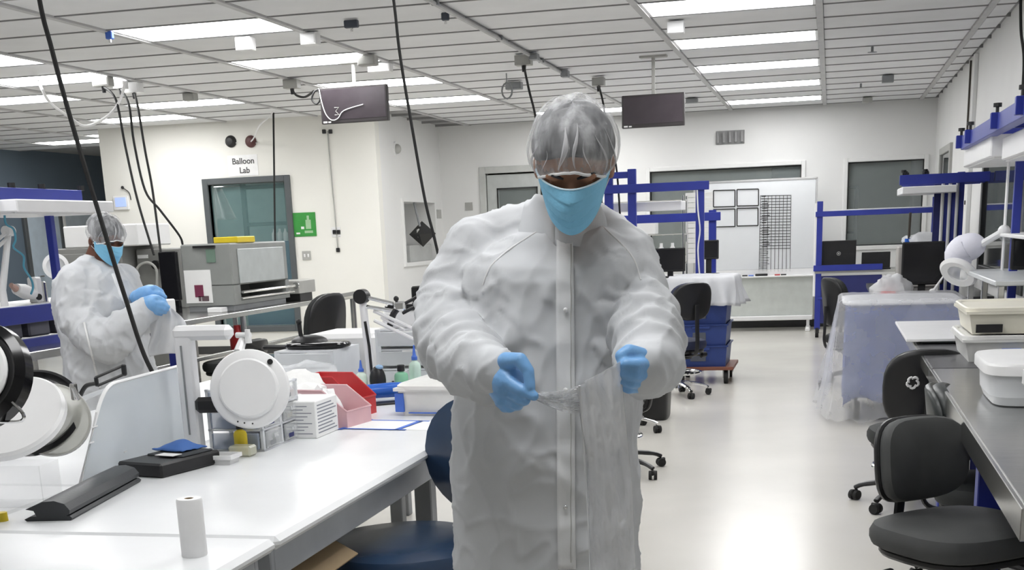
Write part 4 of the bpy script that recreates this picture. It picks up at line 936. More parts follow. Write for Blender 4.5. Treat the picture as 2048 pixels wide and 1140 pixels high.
# tall lamp with black and white spring arms
lg_ = thing('spring_arm_lamp', 'tall white lamp post with black pivot and white spring arms', 'lamp', (-1.885, 5.18, TZ))
pz = ony(737, 592, 5.2).z-TZ
obj('base', MB().lathe([(0, 0), (.05, 0), (.05, .012), (.02, .02), (0, .02)], 20), wpaint, lg_)
obj('post', MB().cyl((0, 0, .01), (-.02, 0, pz), .018, .016, 12), wpaint, lg_)
obj('post_cable', MB().tube([(.010, -.019, .02), (.004, -.02, pz*.5), (-.008, -.018, pz*.75)], .006, 6), blk, lg_)
obj('pivot', MB().cyl((-.02, -.03, pz), (-.02, .02, pz), .03, n=20), blk, lg_, )
P = Vector(lg_.location)
aa, ab = ony(748, 622, 5.2)-P, ony(850, 668, 5.15)-P
obj('spring_arm', MB().tube([aa, ab], .008, 8).tube([aa+Vector((0, 0, -.04)), ab+Vector((0, 0, -.045))], .008, 8).tube([aa+Vector((.03, 0, -.028)), aa.lerp(ab, .6)+Vector((0, 0, -.02))], .006, 6), wpaint, lg_)
ja = ony(800, 612, 5.2)-P
obj('elbow', MB().tube([Vector((-.02, 0, pz)), ja+Vector((-.03, 0, .01))], .008, 8).tube([Vector((-.02, 0, pz-.04)), ja+Vector((-.03, 0, -.02))], .008, 8).box(ja, (.05, .03, .04), .008), chrome, lg_)
jb = ony(875, 572, 5.2)-P
obj('black_arm', MB().tube([ja, jb], .007, 8).tube([ja+Vector((.01, 0, -.03)), jb+Vector((.01, 0, -.03))], .007, 8).ball(ja+Vector((-.015, 0, .03)), .012, 10, 6).tube(spline([ja+Vector((-.05, 0, -.08)), ja+Vector((-.03, 0, -.03)), ja], 4), .014, 8), blk, lg_)
tag(obj('black_box', MB().bb(-1.80, -1.66, 5.52, 5.62, TZ+.362, TZ+.43, .006), blk), 'black box on the glossy lid of the white case', 'box')
# bottles
bottle('glue_bottle', 'white bottle with blue nozzle and green band beside the black visor', (-1.91, 5.12, TZ), .13, .024, mat('white_green_bottle', (.70, .82, .70), .35), tapeb, True)
bottle('glue_bottle', 'white bottle with blue nozzle behind the green bottle', (-1.72, 5.27, TZ), .17, .026, mat('clear_green_bottle', (.66, .84, .72), .3), tapeb, True)
bottle('green_bottle', 'pale green bottle with black cap on the table', (-1.76, 5.20, TZ), .12, .030, greenl, blk)
tag(obj('blue_label_tub', MB().lathe([(0, 0), (.06, 0), (.065, .06), (0, .06)], 20, T(-1.58, 5.22, TZ)), mat('blue_white_label', (.45, .55, .78), .4)), 'round tub with blue label beside the green bottle', 'tub')
vz = thing('loupe', 'black rounded head loupe standing beside the glue bottle', 'loupe', (-1.845, 5.14, TZ))
obj('body', MB().ball((0, 0, .062), (.036, .03, .060), 16, 10), blk, vz); obj('strap', MB().tube(spline([(.03, 0, .03), (.07, 0, .0), (.075, -.01, .02), (.07, -.01, .06)], 4), .005, 6), blk, vz); obj('pad', MB().ball((.012, -.005, .118), (.018, .014, .010), 10, 6), mat('light_blue_plastic', (.35, .55, .8), .4), vz)
# black padded case in front
gc = thing('padded_case', 'long black padded folding case lying in front of the divider panel', 'case', (-1.90, 2.97, TZ), math.radians(10))
def halfcase(z0, th, op):
    poly = []
    for k in range(9): t = math.pi*k/8; poly.append((.052*math.cos(t), .008+th*math.sin(t)))
    poly += [(-.062, .004), (-.062, 0), (.056, 0)]
    return poly
Mg = RX(math.pi/2)
obj('lower_flap', MB().prism([(-.060, 0), (.052, 0), (.056, .006), (.050, .012), (-.050, .012), (-.066, .005)], -.25, .25, Mg), mat('charcoal_vinyl', (.028, .031, .034), .42, bump=.06, bscale=150), gc)
obj('upper_shell', MB().prism([(-.060, .030), (-.040, .026), (-.034, .012), (.040, .012), (.050, .016), (.052, .026), (.040, .042), (.015, .050), (-.015, .048)], -.25, .25, Mg), mat('charcoal_vinyl', (.028, .031, .034), .42), gc)
obj('end_flap', MB().prism([(-.055, .0), (.02, .0), (.03, .03), (-.03, .034)], -.262, -.25, Mg), mat('charcoal_vinyl', (.03, .03, .03)), gc)
# white paper roll
rl = thing('paper_roll', 'upright white paper roll at the table corner', 'roll', (-1.315, 2.43, TZ))
obj('roll', MB().lathe([(.010, 0), (.0265, 0), (.0275, .003), (.0275, .122), (.0255, .126), (.010, .126), (.010, 0)], 28), mat('roll_paper', (.86, .86, .86), .6), rl)
obj('core', MB().lathe([(.0098, .0), (.0098, .1255), (.008, .1255), (.008, 0)], 16), card, rl)
# clear acrylic stand at the frame edge
cs_ = thing('acrylic_stand', 'thin clear acrylic box near the end of the padded case', 'stand', (-2.10, 2.86, TZ), .1)
obj('box', MB().bb(-.13, .13, -.002, .002, 0, .11).bb(-.13, .13, .10, .104, 0, .11).bb(.128, .132, 0, .10, 0, .11).bb(-.13, .13, 0, .1, .0, .003), faint, cs_)
tag(obj('yellow_lid_jar', MB().lathe([(0, 0), (.014, 0), (.013, .022), (0, .022)], 16, T(-1.985, 2.715, TZ)), yellow), 'small yellow pot on the table beside the acrylic box', 'pot')
# ------------------------------------------------------------------ big magnifier lamps at the left edge
rl_ = thing('ring_lamp', 'black ring magnifier lamp with white tube hanging over the table', 'lamp', (-1.66, 2.2, TZ))
c = ony(-40, 752, 2.2); Mr = T(c) @ RZ(-.25) @ RX(math.radians(68)) @ RY(.30)
obj('ring', MB().lathe([(.062, -.01), (.075, -.024), (.098, -.026), (.108, -.01), (.106, .016), (.09, .028), (.066, .02), (.062, -.01)], 44, Mr), blkg, rl_, world=True)
obj('tube_light', MB().tube([Mr @ Vector((.068*math.cos(2*math.pi*k/36), .068*math.sin(2*math.pi*k/36), .030)) for k in range(36)], .009, 8, closed=True), mat('ring_tube_white', (1, 1, 1), .4, var=0, emit=0.0), rl_, world=True)
obj('lens', MB().lathe([(0, -.006), (.05, -.003), (.062, 0), (.05, .003), (0, .006)], 32, Mr), clear, rl_, world=True)
obj('handle', MB().tube(spline([c+Vector((.082, -.03, -.045)), c+Vector((.105, -.03, -.07)), c+Vector((.095, -.03, -.085)), c+Vector((.03, -.03, -.085))], 4), .0035, 6), chrome, rl_, world=True)
obj('arm', MB().tube(spline([c+Vector((-.1, .0, 0)), c+Vector((-.25, .05, .10)), Vector((-2.15, 2.2, 1.05)), Vector((-2.2, 2.2, TZ))], 5), .012, 8).cyl((-2.2, 2.2, TZ), (-2.2, 2.2, TZ+.03), .06, .05, 20), blk, rl_, world=True)
dl_ = thing('disc_lamp', 'large white disc lamp with black rim and hinged clear lens cover', 'lamp', (-1.95, 2.75, TZ))
def orient(c, n): return T(c) @ Vector(n).to_track_quat('Z', 'Y').to_matrix().to_4x4()
c = ony(24, 838, 2.66); Md = orient(c, (.10, -.62, .78))
hd2 = obj('disc', MB().lathe([(0, .016), (.124, .016), (.131, .010), (.131, -.004), (0, -.004)], 56, Md), wplas, dl_, world=True)
Mk = orient(ony(62, 822, 2.74), (.25, -.72, .65))
obj('rim', MB().lathe([(.10, -.02), (.118, -.018), (.122, -.002), (.112, .004), (.10, -.004), (.10, -.02)], 56, Mk), blkg, dl_, world=True)
c2_ = ony(103, 832, 2.70); Me = orient(c2_, (.50, -.78, .36)) @ T(0, 0, -.035)
ln = obj('lens_cover', MB().lathe([(0, .004), (.082, .004), (.090, 0), (.090, -.008), (.082, -.006), (0, -.004)], 48, Me), mat('smoky_lens', (.55, .55, .50), .15, alpha=.62), dl_, world=True)
obj('lens_ring', MB().tube([Me @ Vector((.087*math.cos(2*math.pi*k/44), .087*math.sin(2*math.pi*k/44), -.002)) for k in range(44)], .004, 6, closed=True), greyl, ln, world=True)
obj('hinge', MB().box(ony(148, 783, 2.72), (.012, .02, .04), .003).cyl(ony(146, 775, 2.71), ony(158, 800, 2.71), .005, n=8), chrome, dl_, world=True)
obj('arm', MB().tube(spline([c+Vector((-.05, .05, .0)), c+Vector((-.25, .15, .08)), Vector((-2.35, 2.95, .95)), Vector((-2.4, 2.95, TZ))], 5), .014, 8).cyl((-2.4, 2.95, TZ), (-2.4, 2.95, TZ+.03), .07, .06, 20), wpaint, dl_, world=True)
hb = thing('head_loupe', 'black framed folding loupe propped up behind the divider panel', 'loupe', (-2.62, 4.0, TZ))
A, B_ = ony(192, 755, 4.0), ony(245, 732, 4.0)
up_ = Vector((0, 0, .03))
obj('frame', MB().tube([A, B_, B_+Vector((.004, 0, -.028)), A+Vector((.004, 0, -.028))], .0055, 6, closed=True), blk, hb, world=True)
obj('hinge', MB().box(B_+Vector((.004, 0, -.014)), (.016, .016, .04), .004).box(A+Vector((0, 0, -.014)), (.014, .014, .034), .004), blk, hb, world=True)
obj('arm', MB().tube(spline([A+Vector((-.002, 0, -.02)), ony(172, 772, 4.0), ony(160, 792, 4.0)], 5), .008, 8), blk, hb, world=True)
obj('visor', MB().grid(lambda u, v: tuple(ony(160+60*u, 795-22*u+12*v*(1-u*.3), 4.0)+Vector((0, -.03*math.sin(math.pi*u)*1, 0))), 12, 4), frost, hb, world=True, solid=.002)
obj('stem', MB().cyl(ony(165, 800, 4.0), Vector((-2.62, 4.0, TZ)), .007, n=8).cyl(Vector((-2.62, 4.0, TZ)), Vector((-2.62, 4.0, TZ+.012)), .04, .03, 16), greyl, hb, world=True)
# navy vinyl chair at the table
chair('navy vinyl chair with wide curved back at the white table', (-1.20, 3.50, 0), (-.80, -.60), navyv, navyv, hs=.545, sw=.54, sd=.52, bw=.46, bh=.36, bz=.04, e=2.3, tilt=.10, bcurve=.07, R=.32, shell=navyv)
# ================================================================== middle left: benches, machines
bl = thing('steel_bench', 'steel topped blue bench with raised shelf beside the bending worker', 'workbench', (-4.4, 6.3, 0))
obj('top', MB().bb(-4.85, -3.98, 5.2, 7.7, .855, .90, .004), steel, bl, world=True)
for y in (5.3, 6.5, 7.55):
    for x in (-4.75, -4.12): obj('leg', MB().bb(x, x+.07, y, y+.07, 0, .855, .003), blue, bl, world=True)
obj('lower_panel', MB().bb(-4.13, -4.11, 5.4, 7.5, .1, .62, .003), blued, bl, world=True)
sz = onx(60, 612, -4.2).z
obj('shelf', MB().bb(-4.75, -4.22, 5.1, 7.3, sz-.02, sz, .003), wplas, bl, world=True)
obj('shelf_rail', MB().bb(-4.22, -4.20, 5.1, 7.3, sz-.09, sz+.004, .003), blue, bl, world=True)
obj('lower_rail', MB().bb(-4.22, -4.20, 5.3, 7.2, sz-.25, sz-.17, .003), blue, bl, world=True)
for y in (5.35, 7.1): obj('shelf_post', MB().bb(-4.26, -4.22, y, y+.04, .9, sz-.02, .003), blue, bl, world=True)
for k in range(6): obj('shelf_bin', MB().bb(-4.5, -4.25, 5.5+.26*k, 5.7+.26*k, sz-.17, sz-.04, .01), mat('grey_bin', (.14, .14, .17), .6), bl, world=True)
# canopy over it
YA, YZ = onx(35, 415, -4.0).y, onx(228, 415, -4.0).y; zc = onx(130, 424, -4.0).z
cl_ = thing('light_canopy', 'blue framed canopy with white light housing over the bending worker', 'light canopy', (-4.3, 6.4, 0))
obj('light_housing', MB().bb(-4.62, -4.0, YA, YZ, zc, zc+.062, .006), wpaint, cl_, world=True)
obj('light_lens', MB().bb(-4.58, -4.04, YA+.03, YZ-.03, zc-.008, zc), wplas, cl_, world=True)
obj('beam', MB().bb(-4.16, -4.12, YA-.6, YZ-.12, zc+.065, zc+.125, .003), blue, cl_, world=True)
obj('beam', MB().bb(-4.60, -4.56, YA-.6, YZ-.12, zc+.075, zc+.13, .003), blue, cl_, world=True)
for px in (25, 85, 163):
    y = onx(px, 390, -4.14).y; obj('knob', MB().cyl((-4.14, y, zc+.125), (-4.14, y, zc+.15), .02, n=10), blk, cl_, world=True)
q = onx(104, 480, -4.3)
for y in (q.y, YA-.5): obj('post', MB().bb(-4.32, -4.28, y-.02, y+.02, .9, zc+.07, .003), blue, cl_, world=True)
obj('cross_arm', MB().bb(-4.6, -4.12, q.y-.02, q.y+.02, zc+.065, zc+.105, .003), blue, cl_, world=True)
# things on the raised shelf
la = thing('spring_arm_lamp', 'white folded arm lamp standing on the raised bench shelf', 'lamp', (-4.40, 5.9, sz))
e0, e1 = onx(5, 580, -4.40), onx(17, 462, -4.40); e2 = onx(-30, 500, -4.40)
la.location = (-4.40, e0.y, sz)
obj('lower_arm', MB().tube([Vector((-4.40, e0.y, sz)), e0, e1], [.022, .02, .018], 10), wplas, la, world=True)
obj('joint', MB().cyl(e1+Vector((0, -.03, 0)), e1+Vector((0, .03, 0)), .028, n=18), wplas, la, world=True)
obj('upper_arm', MB().tube([e1, e2], .010, 8).tube([e1+Vector((0, 0, -.03)), e2+Vector((0, 0, -.04))], .010, 8), wplas, la, world=True)
hs_ = thing('air_hose', 'thin blue coiled hose hanging from the canopy over the bench', 'hose', (-4.3, 6.1, sz))
hp_ = spline([onx(x, y, -4.25) for x, y in ((9, 428), (12, 448), (27, 458), (31, 480), (27, 495), (47, 512), (48, 535), (62, 558), (66, 575), (62, 588))], 5)
obj('hose', MB().tube(hp_, .006, 6), mat('cyan_hose', (.08, .30, .42), .4), hs_, world=True)
gt = thing('bench_instrument', 'white gun shaped instrument lying on the raised shelf', 'instrument', (-4.42, 6.35, sz))
q1, q2 = onx(32, 578, -4.40), onx(72, 590, -4.40); gt.location = (-4.42, q1.y, sz)
obj('body', MB().tube([q1, q1.lerp(q2, .4), q2], [.03, .042, .03], 14), wplas, gt, world=True); obj('nozzle', MB().cyl(onx(22, 570, -4.4), q1, .014, .02, 10), mat('pink_tip', (.5, .33, .28), .5), gt, world=True)
obj('stand', MB().bb(q2.x-.03, q2.x+.03, q2.y-.03, q2.y+.03, sz, q2.z+.10, .008), wplas, gt, world=True); obj('lens', MB().cyl(q2+Vector((.028, -.02, -.01)), q2+Vector((.035, -.025, -.01)), .018, n=14), blk, gt, world=True)
tag(obj('white_carton', MB().bb(-4.72, -4.45, 5.4, 6.3, sz, sz+.09, .008), wplas), 'low white carton along the back of the raised shelf', 'carton')
tag(obj('silver_canister', MB().lathe([(0, 0), (.035, 0), (.035, .11), (.028, .115), (0, .115)], 18, T(onx(83, 590, -4.4).x, onx(83, 590, -4.4).y, sz)), steel), 'silver canister beside the white instrument on the shelf', 'canister')
rm = thing('magnifier_lamp', 'round white magnifier behind the blue post of the worker bench', 'lamp', (-4.6, 6.7, sz))
c = onx(112, 533, -4.6); rm.location = (-4.6, c.y, sz); Mr = T(c) @ RX(math.radians(80)) @ RY(.5)
obj('ring', MB().lathe([(.055, -.012), (.075, -.012), (.078, .01), (.055, .014), (.055, -.012)], 32, Mr), wplas, rm, world=True); obj('lens', MB().lathe([(0, .003), (.056, .002), (.056, -.002), (0, -.003)], 28, Mr), frost, rm, world=True)
obj('stem', MB().cyl(c+Vector((0, 0, -.078)), Vector((-4.6, c.y, sz)), .012, n=8), blk, rm, world=True)
# dark wall door far left
d2_ = struct('door_2', MB().bb(XL, XL+.05, 17.9, 17.98, 0, 2.2, .004).bb(XL, XL+.05, 18.86, 18.94, 0, 2.2, .004).bb(XL, XL+.05, 17.98, 18.86, 2.12, 2.2, .004), dframe)
obj('door_leaf', MB().bb(XL, XL+.03, 17.98, 18.86, .01, 2.12, .003), mat('pale_blue_door', (.50, .58, .66), .4), d2_); obj('handle', MB().cyl((XL+.03, 18.1, 1.0), (XL+.07, 18.1, 1.0), .012, n=8).cyl((XL+.07, 18.09, 1.0), (XL+.07, 18.2, 1.0), .01, n=8), chrome, d2_)
d3_ = struct('window_6', MB().bb(XL, XL+.04, 18.98, 19.04, 1.2, 2.05, .004).bb(XL, XL+.04, 19.9, 19.96, 1.2, 2.05, .004).bb(XL, XL+.04, 19.04, 19.9, 1.2, 1.26, .004).bb(XL, XL+.04, 19.04, 19.9, 1.99, 2.05, .004), wallm)
obj('pane', MB().bb(XL, XL+.015, 19.04, 19.9, 1.26, 1.99), mat('pale_blue_glass', (.55, .62, .68), .15), d3_)
# white and grey cabinets behind the worker
a = rect(127, 450, 275, 496, 10.5); g = rect(120, 495, 248, 620, 10.5)
cbn = thing('grey_cabinet', 'grey metal cabinet standing behind the bending worker', 'cabinet', ((g[0]+g[1])/2, 10.8, 0))
obj('body', MB().bb(g[0], g[1], 10.5, 11.2, 0, g[3], .01), mat('mid_grey', (.25, .25, .24), .5), cbn, world=True)
for k in range(2): obj('door', MB().bb(g[0]+.03+(g[1]-g[0]-.03)/2*k, g[0]+(g[1]-g[0]-.03)/2*(k+1), 10.485, 10.5, .1, g[3]-.05, .004), mat('mid_grey', (.25, .25, .24)), cbn, world=True)
tag(obj('white_carton', MB().bb(a[0], a[1], 10.5, 11.1, g[3], a[3], .01), wplas), 'wide white carton on top of the grey cabinet', 'carton')
# steel table with the machine
stt = thing('steel_table', 'long stainless table carrying the grey machine and conveyor', 'table', (-5.2, 10.2, 0))
XT = -4.72
obj('top', MB().bb(-5.75, XT, 8.3, 11.9, .81, .85, .004), steel, stt, world=True)
for y in (8.4, 10.1, 11.8):
    for x in (-5.68, XT-.07): obj('leg', MB().cyl((x, y, 0), (x, y, .81), .025, n=10), steel, stt, world=True)
obj('under_shelf', MB().bb(-5.7, XT-.04, 8.4, 11.8, .30, .33, .003), steel, stt, world=True)
obj('under_rail', MB().bb(XT-.06, XT-.03, 8.4, 11.8, .52, .55, .003), steel, stt, world=True)
rl2 = thing('steel_rail', 'bare steel rail frame extending past the machine table', 'rail', (-4.85, 12.4, 0))
ra, rb = ony(640, 602, 11.95), ony(712, 589, 12.9)
obj('bar', MB().tube([ra, rb], .035, 4), steel, rl2, world=True); obj('leg', MB().cyl((rb.x-.03, rb.y-.03, 0), (rb.x-.03, rb.y-.03, rb.z), .03, n=10), steel, rl2, world=True); obj('leg', MB().cyl((ra.x, ra.y, 0), (ra.x, ra.y, ra.z), .03, n=10), steel, rl2, world=True)
mx0, mx1, mz1 = ony(366, 560, 10.0).x, ony(466, 560, 10.0).x, ony(430, 487, 10.0).z
mh = thing('machine', 'grey cabinet machine with taped paper and pale side panel', 'machine', ((mx0+mx1)/2, 10.5, .85))
mgrey = mat('machine_grey', (.27, .28, .27), .5, var=.05)
obj('housing', MB().bb(mx0, mx1, 10.0, 11.15, 1.06, mz1, .012).bb(mx0, mx0+.10, 10.0, 11.15, .90, 1.06).bb(mx0+.10, mx1, 10.0, 10.13, .90, 1.06).bb(mx0+.10, mx1, 11.07, 11.15, .90, 1.06).bb(mx0+.10, mx1, 10.13, 11.07, .90, .93), mgrey, mh, world=True)
obj('base', MB().bb(mx0+.02, mx1-.02, 10.02, 11.1, .85, .90, .004), greym, mh, world=True)
obj('side_panel', MB().bb(mx1, mx1+.012, 10.12, 11.05, 1.07, mz1-.05, .004), mat('pale_panel', (.45, .48, .48), .4), mh, world=True)
obj('slide_rail', MB().cyl((mx1+.03, 10.1, 1.0), (mx1+.03, 11.2, 1.0), .012, n=8).cyl((mx1+.02, 10.1, .95), (mx1+.02, 11.2, .95), .01, n=8), chrome, mh, world=True)
q = rect(371, 540, 424, 606, 10.0)
obj('taped_paper', MB().bb(q[0], q[1], 9.992, 9.998, q[2], q[3]), paper, mh, world=True)
q = rect(391, 570, 408, 594, 10.0); obj('red_print', MB().bb(q[0], q[1], 9.986, 9.991, q[2], q[3]), mat('maroon_print', (.18, .03, .07), .6), mh, world=True)
q = rect(399, 592, 419, 602, 10.0); obj('dark_print', MB().bb(q[0], q[0]+.02, 9.986, 9.991, q[2], q[3]).bb(q[0]+.03, q[1], 9.986, 9.991, q[2], q[3]), mat('brown_print', (.12, .08, .09), .6), mh, world=True)
q = rect(413, 498, 431, 525, 10.0); obj('green_sticker', MB().bb(q[0], q[1], 9.992, 9.998, q[2], q[3]), mat('faded_green', (.16, .24, .19), .6), mh, world=True)
q = rect(387, 491, 431, 496, 10.0); obj('handle', MB().bb(q[0], q[1], 9.975, 10.002, q[2], q[3], .003), blk, mh, world=True)  # plain black strip across the upper front of the housing
tag(obj('yellow_tray', MB().bb(ony(432, 480, 10.2).x, ony(480, 480, 10.2).x, 10.15, 10.5, mz1, mz1+.05, .006), yellow), 'yellow tray on top of the grey machine', 'tray')
tag(obj('white_tray', MB().bb(ony(420, 622, 9.9).x, ony(448, 622, 9.9).x, 9.85, 9.97, .85, .89, .005), wplas), 'small white tray on the steel table before the machine', 'tray')
x0 = ony(318, 550, 9.9).x
tag(obj('dark_monitor', MB().bb(x0-.02, mx0-.02, 9.95, 10.0, .95, ony(340, 503, 9.9).z, .008).bb((x0+mx0)/2-.06, (x0+mx0)/2+.03, 9.98, 10.03, .85, 1.0), scr), 'dark monitor standing left of the grey machine', 'monitor')
g = rect(276, 497, 365, 600, 10.7)
cn = thing('control_cabinet', 'grey control cabinet with small instruments behind the dark monitor', 'cabinet', ((g[0]+g[1])/2, 10.9, .85))
obj('body', MB().bb(g[0], g[1], 10.7, 11.2, .85, g[3], .01), mat('mid_grey', (.25, .25, .24)), cn, world=True)
obj('readout', MB().bb(g[0]+.02, g[0]+.12, 10.69, 10.7, g[3]-.08, g[3]-.05), wplas, cn, world=True); obj('dial', MB().cyl((g[0]+.2, 10.69, g[3]-.14), (g[0]+.2, 10.66, g[3]-.14), .04, n=14), blk, cn, world=True)
obj('tubing', MB().tube(spline([(g[0]+.03, 10.62, 1.12), (g[0]+.05, 10.62, 1.22), (g[0]+.15, 10.62, 1.26), (g[0]+.23, 10.62, 1.2), (g[0]+.22, 10.62, 1.05)], 5), .012, 8), greyl, cn, world=True)
tag(obj('bench_box', MB().bb(ony(275, 580, 9.4).x, ony(312, 580, 9.4).x, 9.4, 9.7, .85, .98, .01), wplas), 'small white box on the steel table behind the worker', 'box')
# conveyor behind the machine
cv = thing('conveyor', 'cream motor and conveyor unit behind the grey machine', 'conveyor', (-5.0, 11.4, .85))
m0 = ony(513, 560, 11.3).x
obj('motor', MB().bb(m0, ony(545, 560, 11.3).x, 11.3, 11.6, .92, ony(530, 531, 11.3).z, .03), mat('cream_paint', (.55, .52, .44), .5), cv, world=True)
obj('bed', MB().bb(m0-.05, ony(602, 570, 11.4).x, 11.35, 11.75, ony(560, 588, 11.4).z, ony(560, 562, 11.4).z, .006), greyl, cv, world=True)
obj('support', MB().bb(m0, ony(600, 590, 11.4).x, 11.4, 11.7, .85, ony(560, 588, 11.4).z, .004), blk, cv, world=True)
obj('roller', MB().cyl((ony(602, 570, 11.4).x-.02, 11.34, ony(602, 570, 11.4).z), (ony(602, 570, 11.4).x-.02, 11.32, ony(602, 570, 11.4).z), .03, n=14), chrome, cv, world=True)
obj('beacon', MB().bb(ony(503, 515, 11.25).x, ony(515, 515, 11.25).x, 11.25, 11.32, ony(510, 535, 11.25).z, ony(510, 500, 11.25).z, .01), mat('orange_plastic', (.65, .35, .04), .4), cv, world=True)
obj('beacon_post', MB().cyl((ony(509, 540, 11.28).x, 11.28, .85), (ony(509, 540, 11.28).x, 11.28, ony(510, 535, 11.25).z), .012, n=8), chrome, cv, world=True)
chair('black fabric chair with high back beside the machine table', (ony(612, 690, 8.6).x, 8.6, 0), (-1, .25), bfab, bfab, hs=.52, bw=.42, bh=.48, bz=.04, R=.29, sw=.46, arms=True)
chair('low black chair tucked under the machine table', (-4.62, 9.5, 0), (-1, .1), bfab, bfab, hs=.50, bw=.40, bh=.14, bz=.02, R=.28)
for k, (px, zz) in enumerate(((455, .33), (490, .33))):
    q = ony(px, 700, 10.4); tag(obj('gas_bottle', MB().lathe([(0, 0), (.07, 0), (.07, .30), (.03, .36), (.03, .40), (0, .40)], 16, T(-5.1+.25*k, 9.7+.4*k, .33)), (greyl, redm)[k]), ('grey', 'red')[k]+' cylinder on the shelf under the machine table', 'cylinder')
# ------------------------------------------------------------------ fittings on the balloon lab wall
Yw = YBL
sg = thing('paper_sign', 'white paper sign reading Balloon Lab above the dark framed window', 'sign', (-7.16, Yw, 2.2))
q = rect(456, 310, 516, 352, Yw)
obj('sheet', MB().bb(q[0], q[1], Yw-.006, Yw, q[2], q[3]), mat('sign_paper', (.90, .90, .90), .6), sg, world=True)
cx = (q[0]+q[1])/2
text('lettering', 'Balloon', .10, inkg, sg, T(cx+7.16+.01, -.0075, (q[3]-2.2)-.075) @ RX(math.pi/2), bold=True); text('lettering', 'Lab', .10, inkg, sg, T(cx+7.16+.02, -.0075, (q[3]-2.2)-.185) @ RX(math.pi/2), bold=True)
for k, px in enumerate((462, 502)):
    q = ony(px, 283, Yw); b = thing('alarm_bell', ('black' if k == 0 else 'dark red')+' round alarm bell above the paper sign', 'alarm bell', (q.x, Yw, q.z))
    obj('gong', MB().lathe([(0, .05), (.04, .048), (.07, .02), (.074, 0), (0, 0)], 24, RX(math.pi/2)), (blk, mat('maroon_metal', (.10, .035, .035), .4))[k], b); obj('bracket', MB().box((0, -.01, -.02), (.18, .012, .012), .003), wplas, b)
gp = thing('green_poster', 'green printed safety poster beside the dark framed window', 'poster', (-6.4, Yw, 1.43))
q = rect(586, 425, 632, 473, Yw)
obj('sheet', MB().bb(q[0], q[1], Yw-.008, Yw, q[2], q[3]), greenm, gp, world=True)
xm = (q[0]+q[1])/2; obj('bottle_print', MB().bb(xm+.02, xm+.09, Yw-.0095, Yw-.008, q[2]+.09, q[2]+.2).bb(xm+.04, xm+.07, Yw-.0095, Yw-.008, q[2]+.2, q[2]+.25).bb(xm+.0, xm+.11, Yw-.0095, Yw-.008, q[2]+.04, q[2]+.07), mat('pale_green_print', (.35, .55, .33), .6), gp, world=True)
obj('text_print', MB().bb(q[0]+.11, q[0]+.15, Yw-.0095, Yw-.008, q[2]+.09, q[2]+.12).bb(q[0]+.04, q[0]+.09, Yw-.0095, Yw-.008, q[2]+.03, q[2]+.05), wplas, gp, world=True)
q = rect(605, 502, 622, 520, Yw); sw_ = tag(obj('switch_plate', MB().bb(q[0], q[1], Yw-.012, Yw, q[2], q[3], .003), greyl), 'grey double switch plate under the green poster', 'switch')
for k in (0, 1): obj('toggle', MB().bb(q[0]+.025+.05*k, q[0]+.045+.05*k, Yw-.022, Yw-.012, (q[2]+q[3])/2-.02, (q[2]+q[3])/2+.02, .003), wplas, sw_)
th = thing('thermostat', 'small white thermostat with blue screen near the wall end', 'thermostat', (-8.88, Yw, 1.86)); q = rect(229, 392, 259, 420, Yw)
obj('case', MB().bb(q[0], q[1], Yw-.03, Yw, q[2], q[3], .006), wplas, th, world=True); obj('screen', MB().bb(q[0]+.03, q[1]-.03, Yw-.034, Yw-.03, q[2]+.04, q[3]-.02), mat('lilac_screen', (.35, .45, .80), .3, emit=.35), th, world=True)
obj('sensor', MB().ball(ony(245, 375, Yw-.02), .02, 10, 6).tube(spline([ony(246, 376, Yw-.02), ony(258, 385, Yw-.02), ony(262, 400, Yw-.02)], 4), .006, 6), blk, th, world=True)
cd = thing('wall_conduit', 'thin grey cord with two black boxes running down the wall', 'cord', (-6.0, Yw, 1.26))
A, B_ = ony(655, 262, Yw-.012), ony(676, 498, Yw-.012)
obj('cord', MB().tube([A, B_], .008, 6), greyl, cd, world=True)
for (px, py) in ((648, 263), (661, 263), (669, 464), (677, 464), (676, 500)): obj('box', MB().box(ony(px, py, Yw-.015), (.045, .03, .05), .006), blk, cd, world=True)
obj('plate', MB().box(ony(672, 464, Yw-.004), (.12, .008, .12), .003), wplas, cd, world=True)
# room seen through the dark framed window: shelf, blue bench, white fabric
sx = thing('dark_rack', 'dark steel rack inside the room behind the dark framed window', 'rack', (-6.9, 16.6, 0))
for px in (488, 575):
    q = ony(px, 400, 16.6); obj('post', MB().bb(q.x-.03, q.x+.03, 16.57, 16.63, 0, 2.15, .003), dframe, sx, world=True)
xa_, xb_ = ony(488, 400, 16.6).x, ony(575, 400, 16.6).x
for z in (2.08, 1.60, 1.30): obj('rail', MB().bb(xa_, xb_, 16.57, 16.63, z, z+.05, .003), dframe, sx, world=True)
q = rect(497, 484, 540, 540, 16.3); tag(obj('blue_cabinet', MB().bb(q[0], q[1]+.45, 16.1, 16.5, 0, q[3], .01), blued), 'dark blue cabinet inside the room behind the window', 'cabinet')
bx_ = MB()
for k in range(5): tag(obj('bottle', MB().lathe([(0, 0), (.035, 0), (.035, .1), (.015, .13), (.015, .16), (0, .16)], 10, T(q[0]+.42+.08*k, 16.25, q[3])), wplas), 'small white bottle standing on the dark blue cabinet', 'bottle', 'bottles on the blue cabinet')
q = rect(430, 375, 470, 440, 16.9); tag(sheet('white_cloth', lambda u, v: (q[0]+(q[1]-q[0])*u*(.35+.65*v), 16.9+.06*math.sin(9*u), q[3]-(q[3]-q[2])*v+.0), 14, 10, maskw, None), 'white cloth hanging inside the room behind the window', 'cloth')
st2 = tag(obj('cloth_rod', MB().cyl((q[0]-.1, 16.9, q[3]+.01), (q[1]+.1, 16.9, q[3]+.01), .012, n=8).cyl((q[0], 16.9, q[3]), (q[0], 16.9, ZC+.02), .008, n=6), chrome), 'metal rod carrying the white cloth behind the window', 'rod')
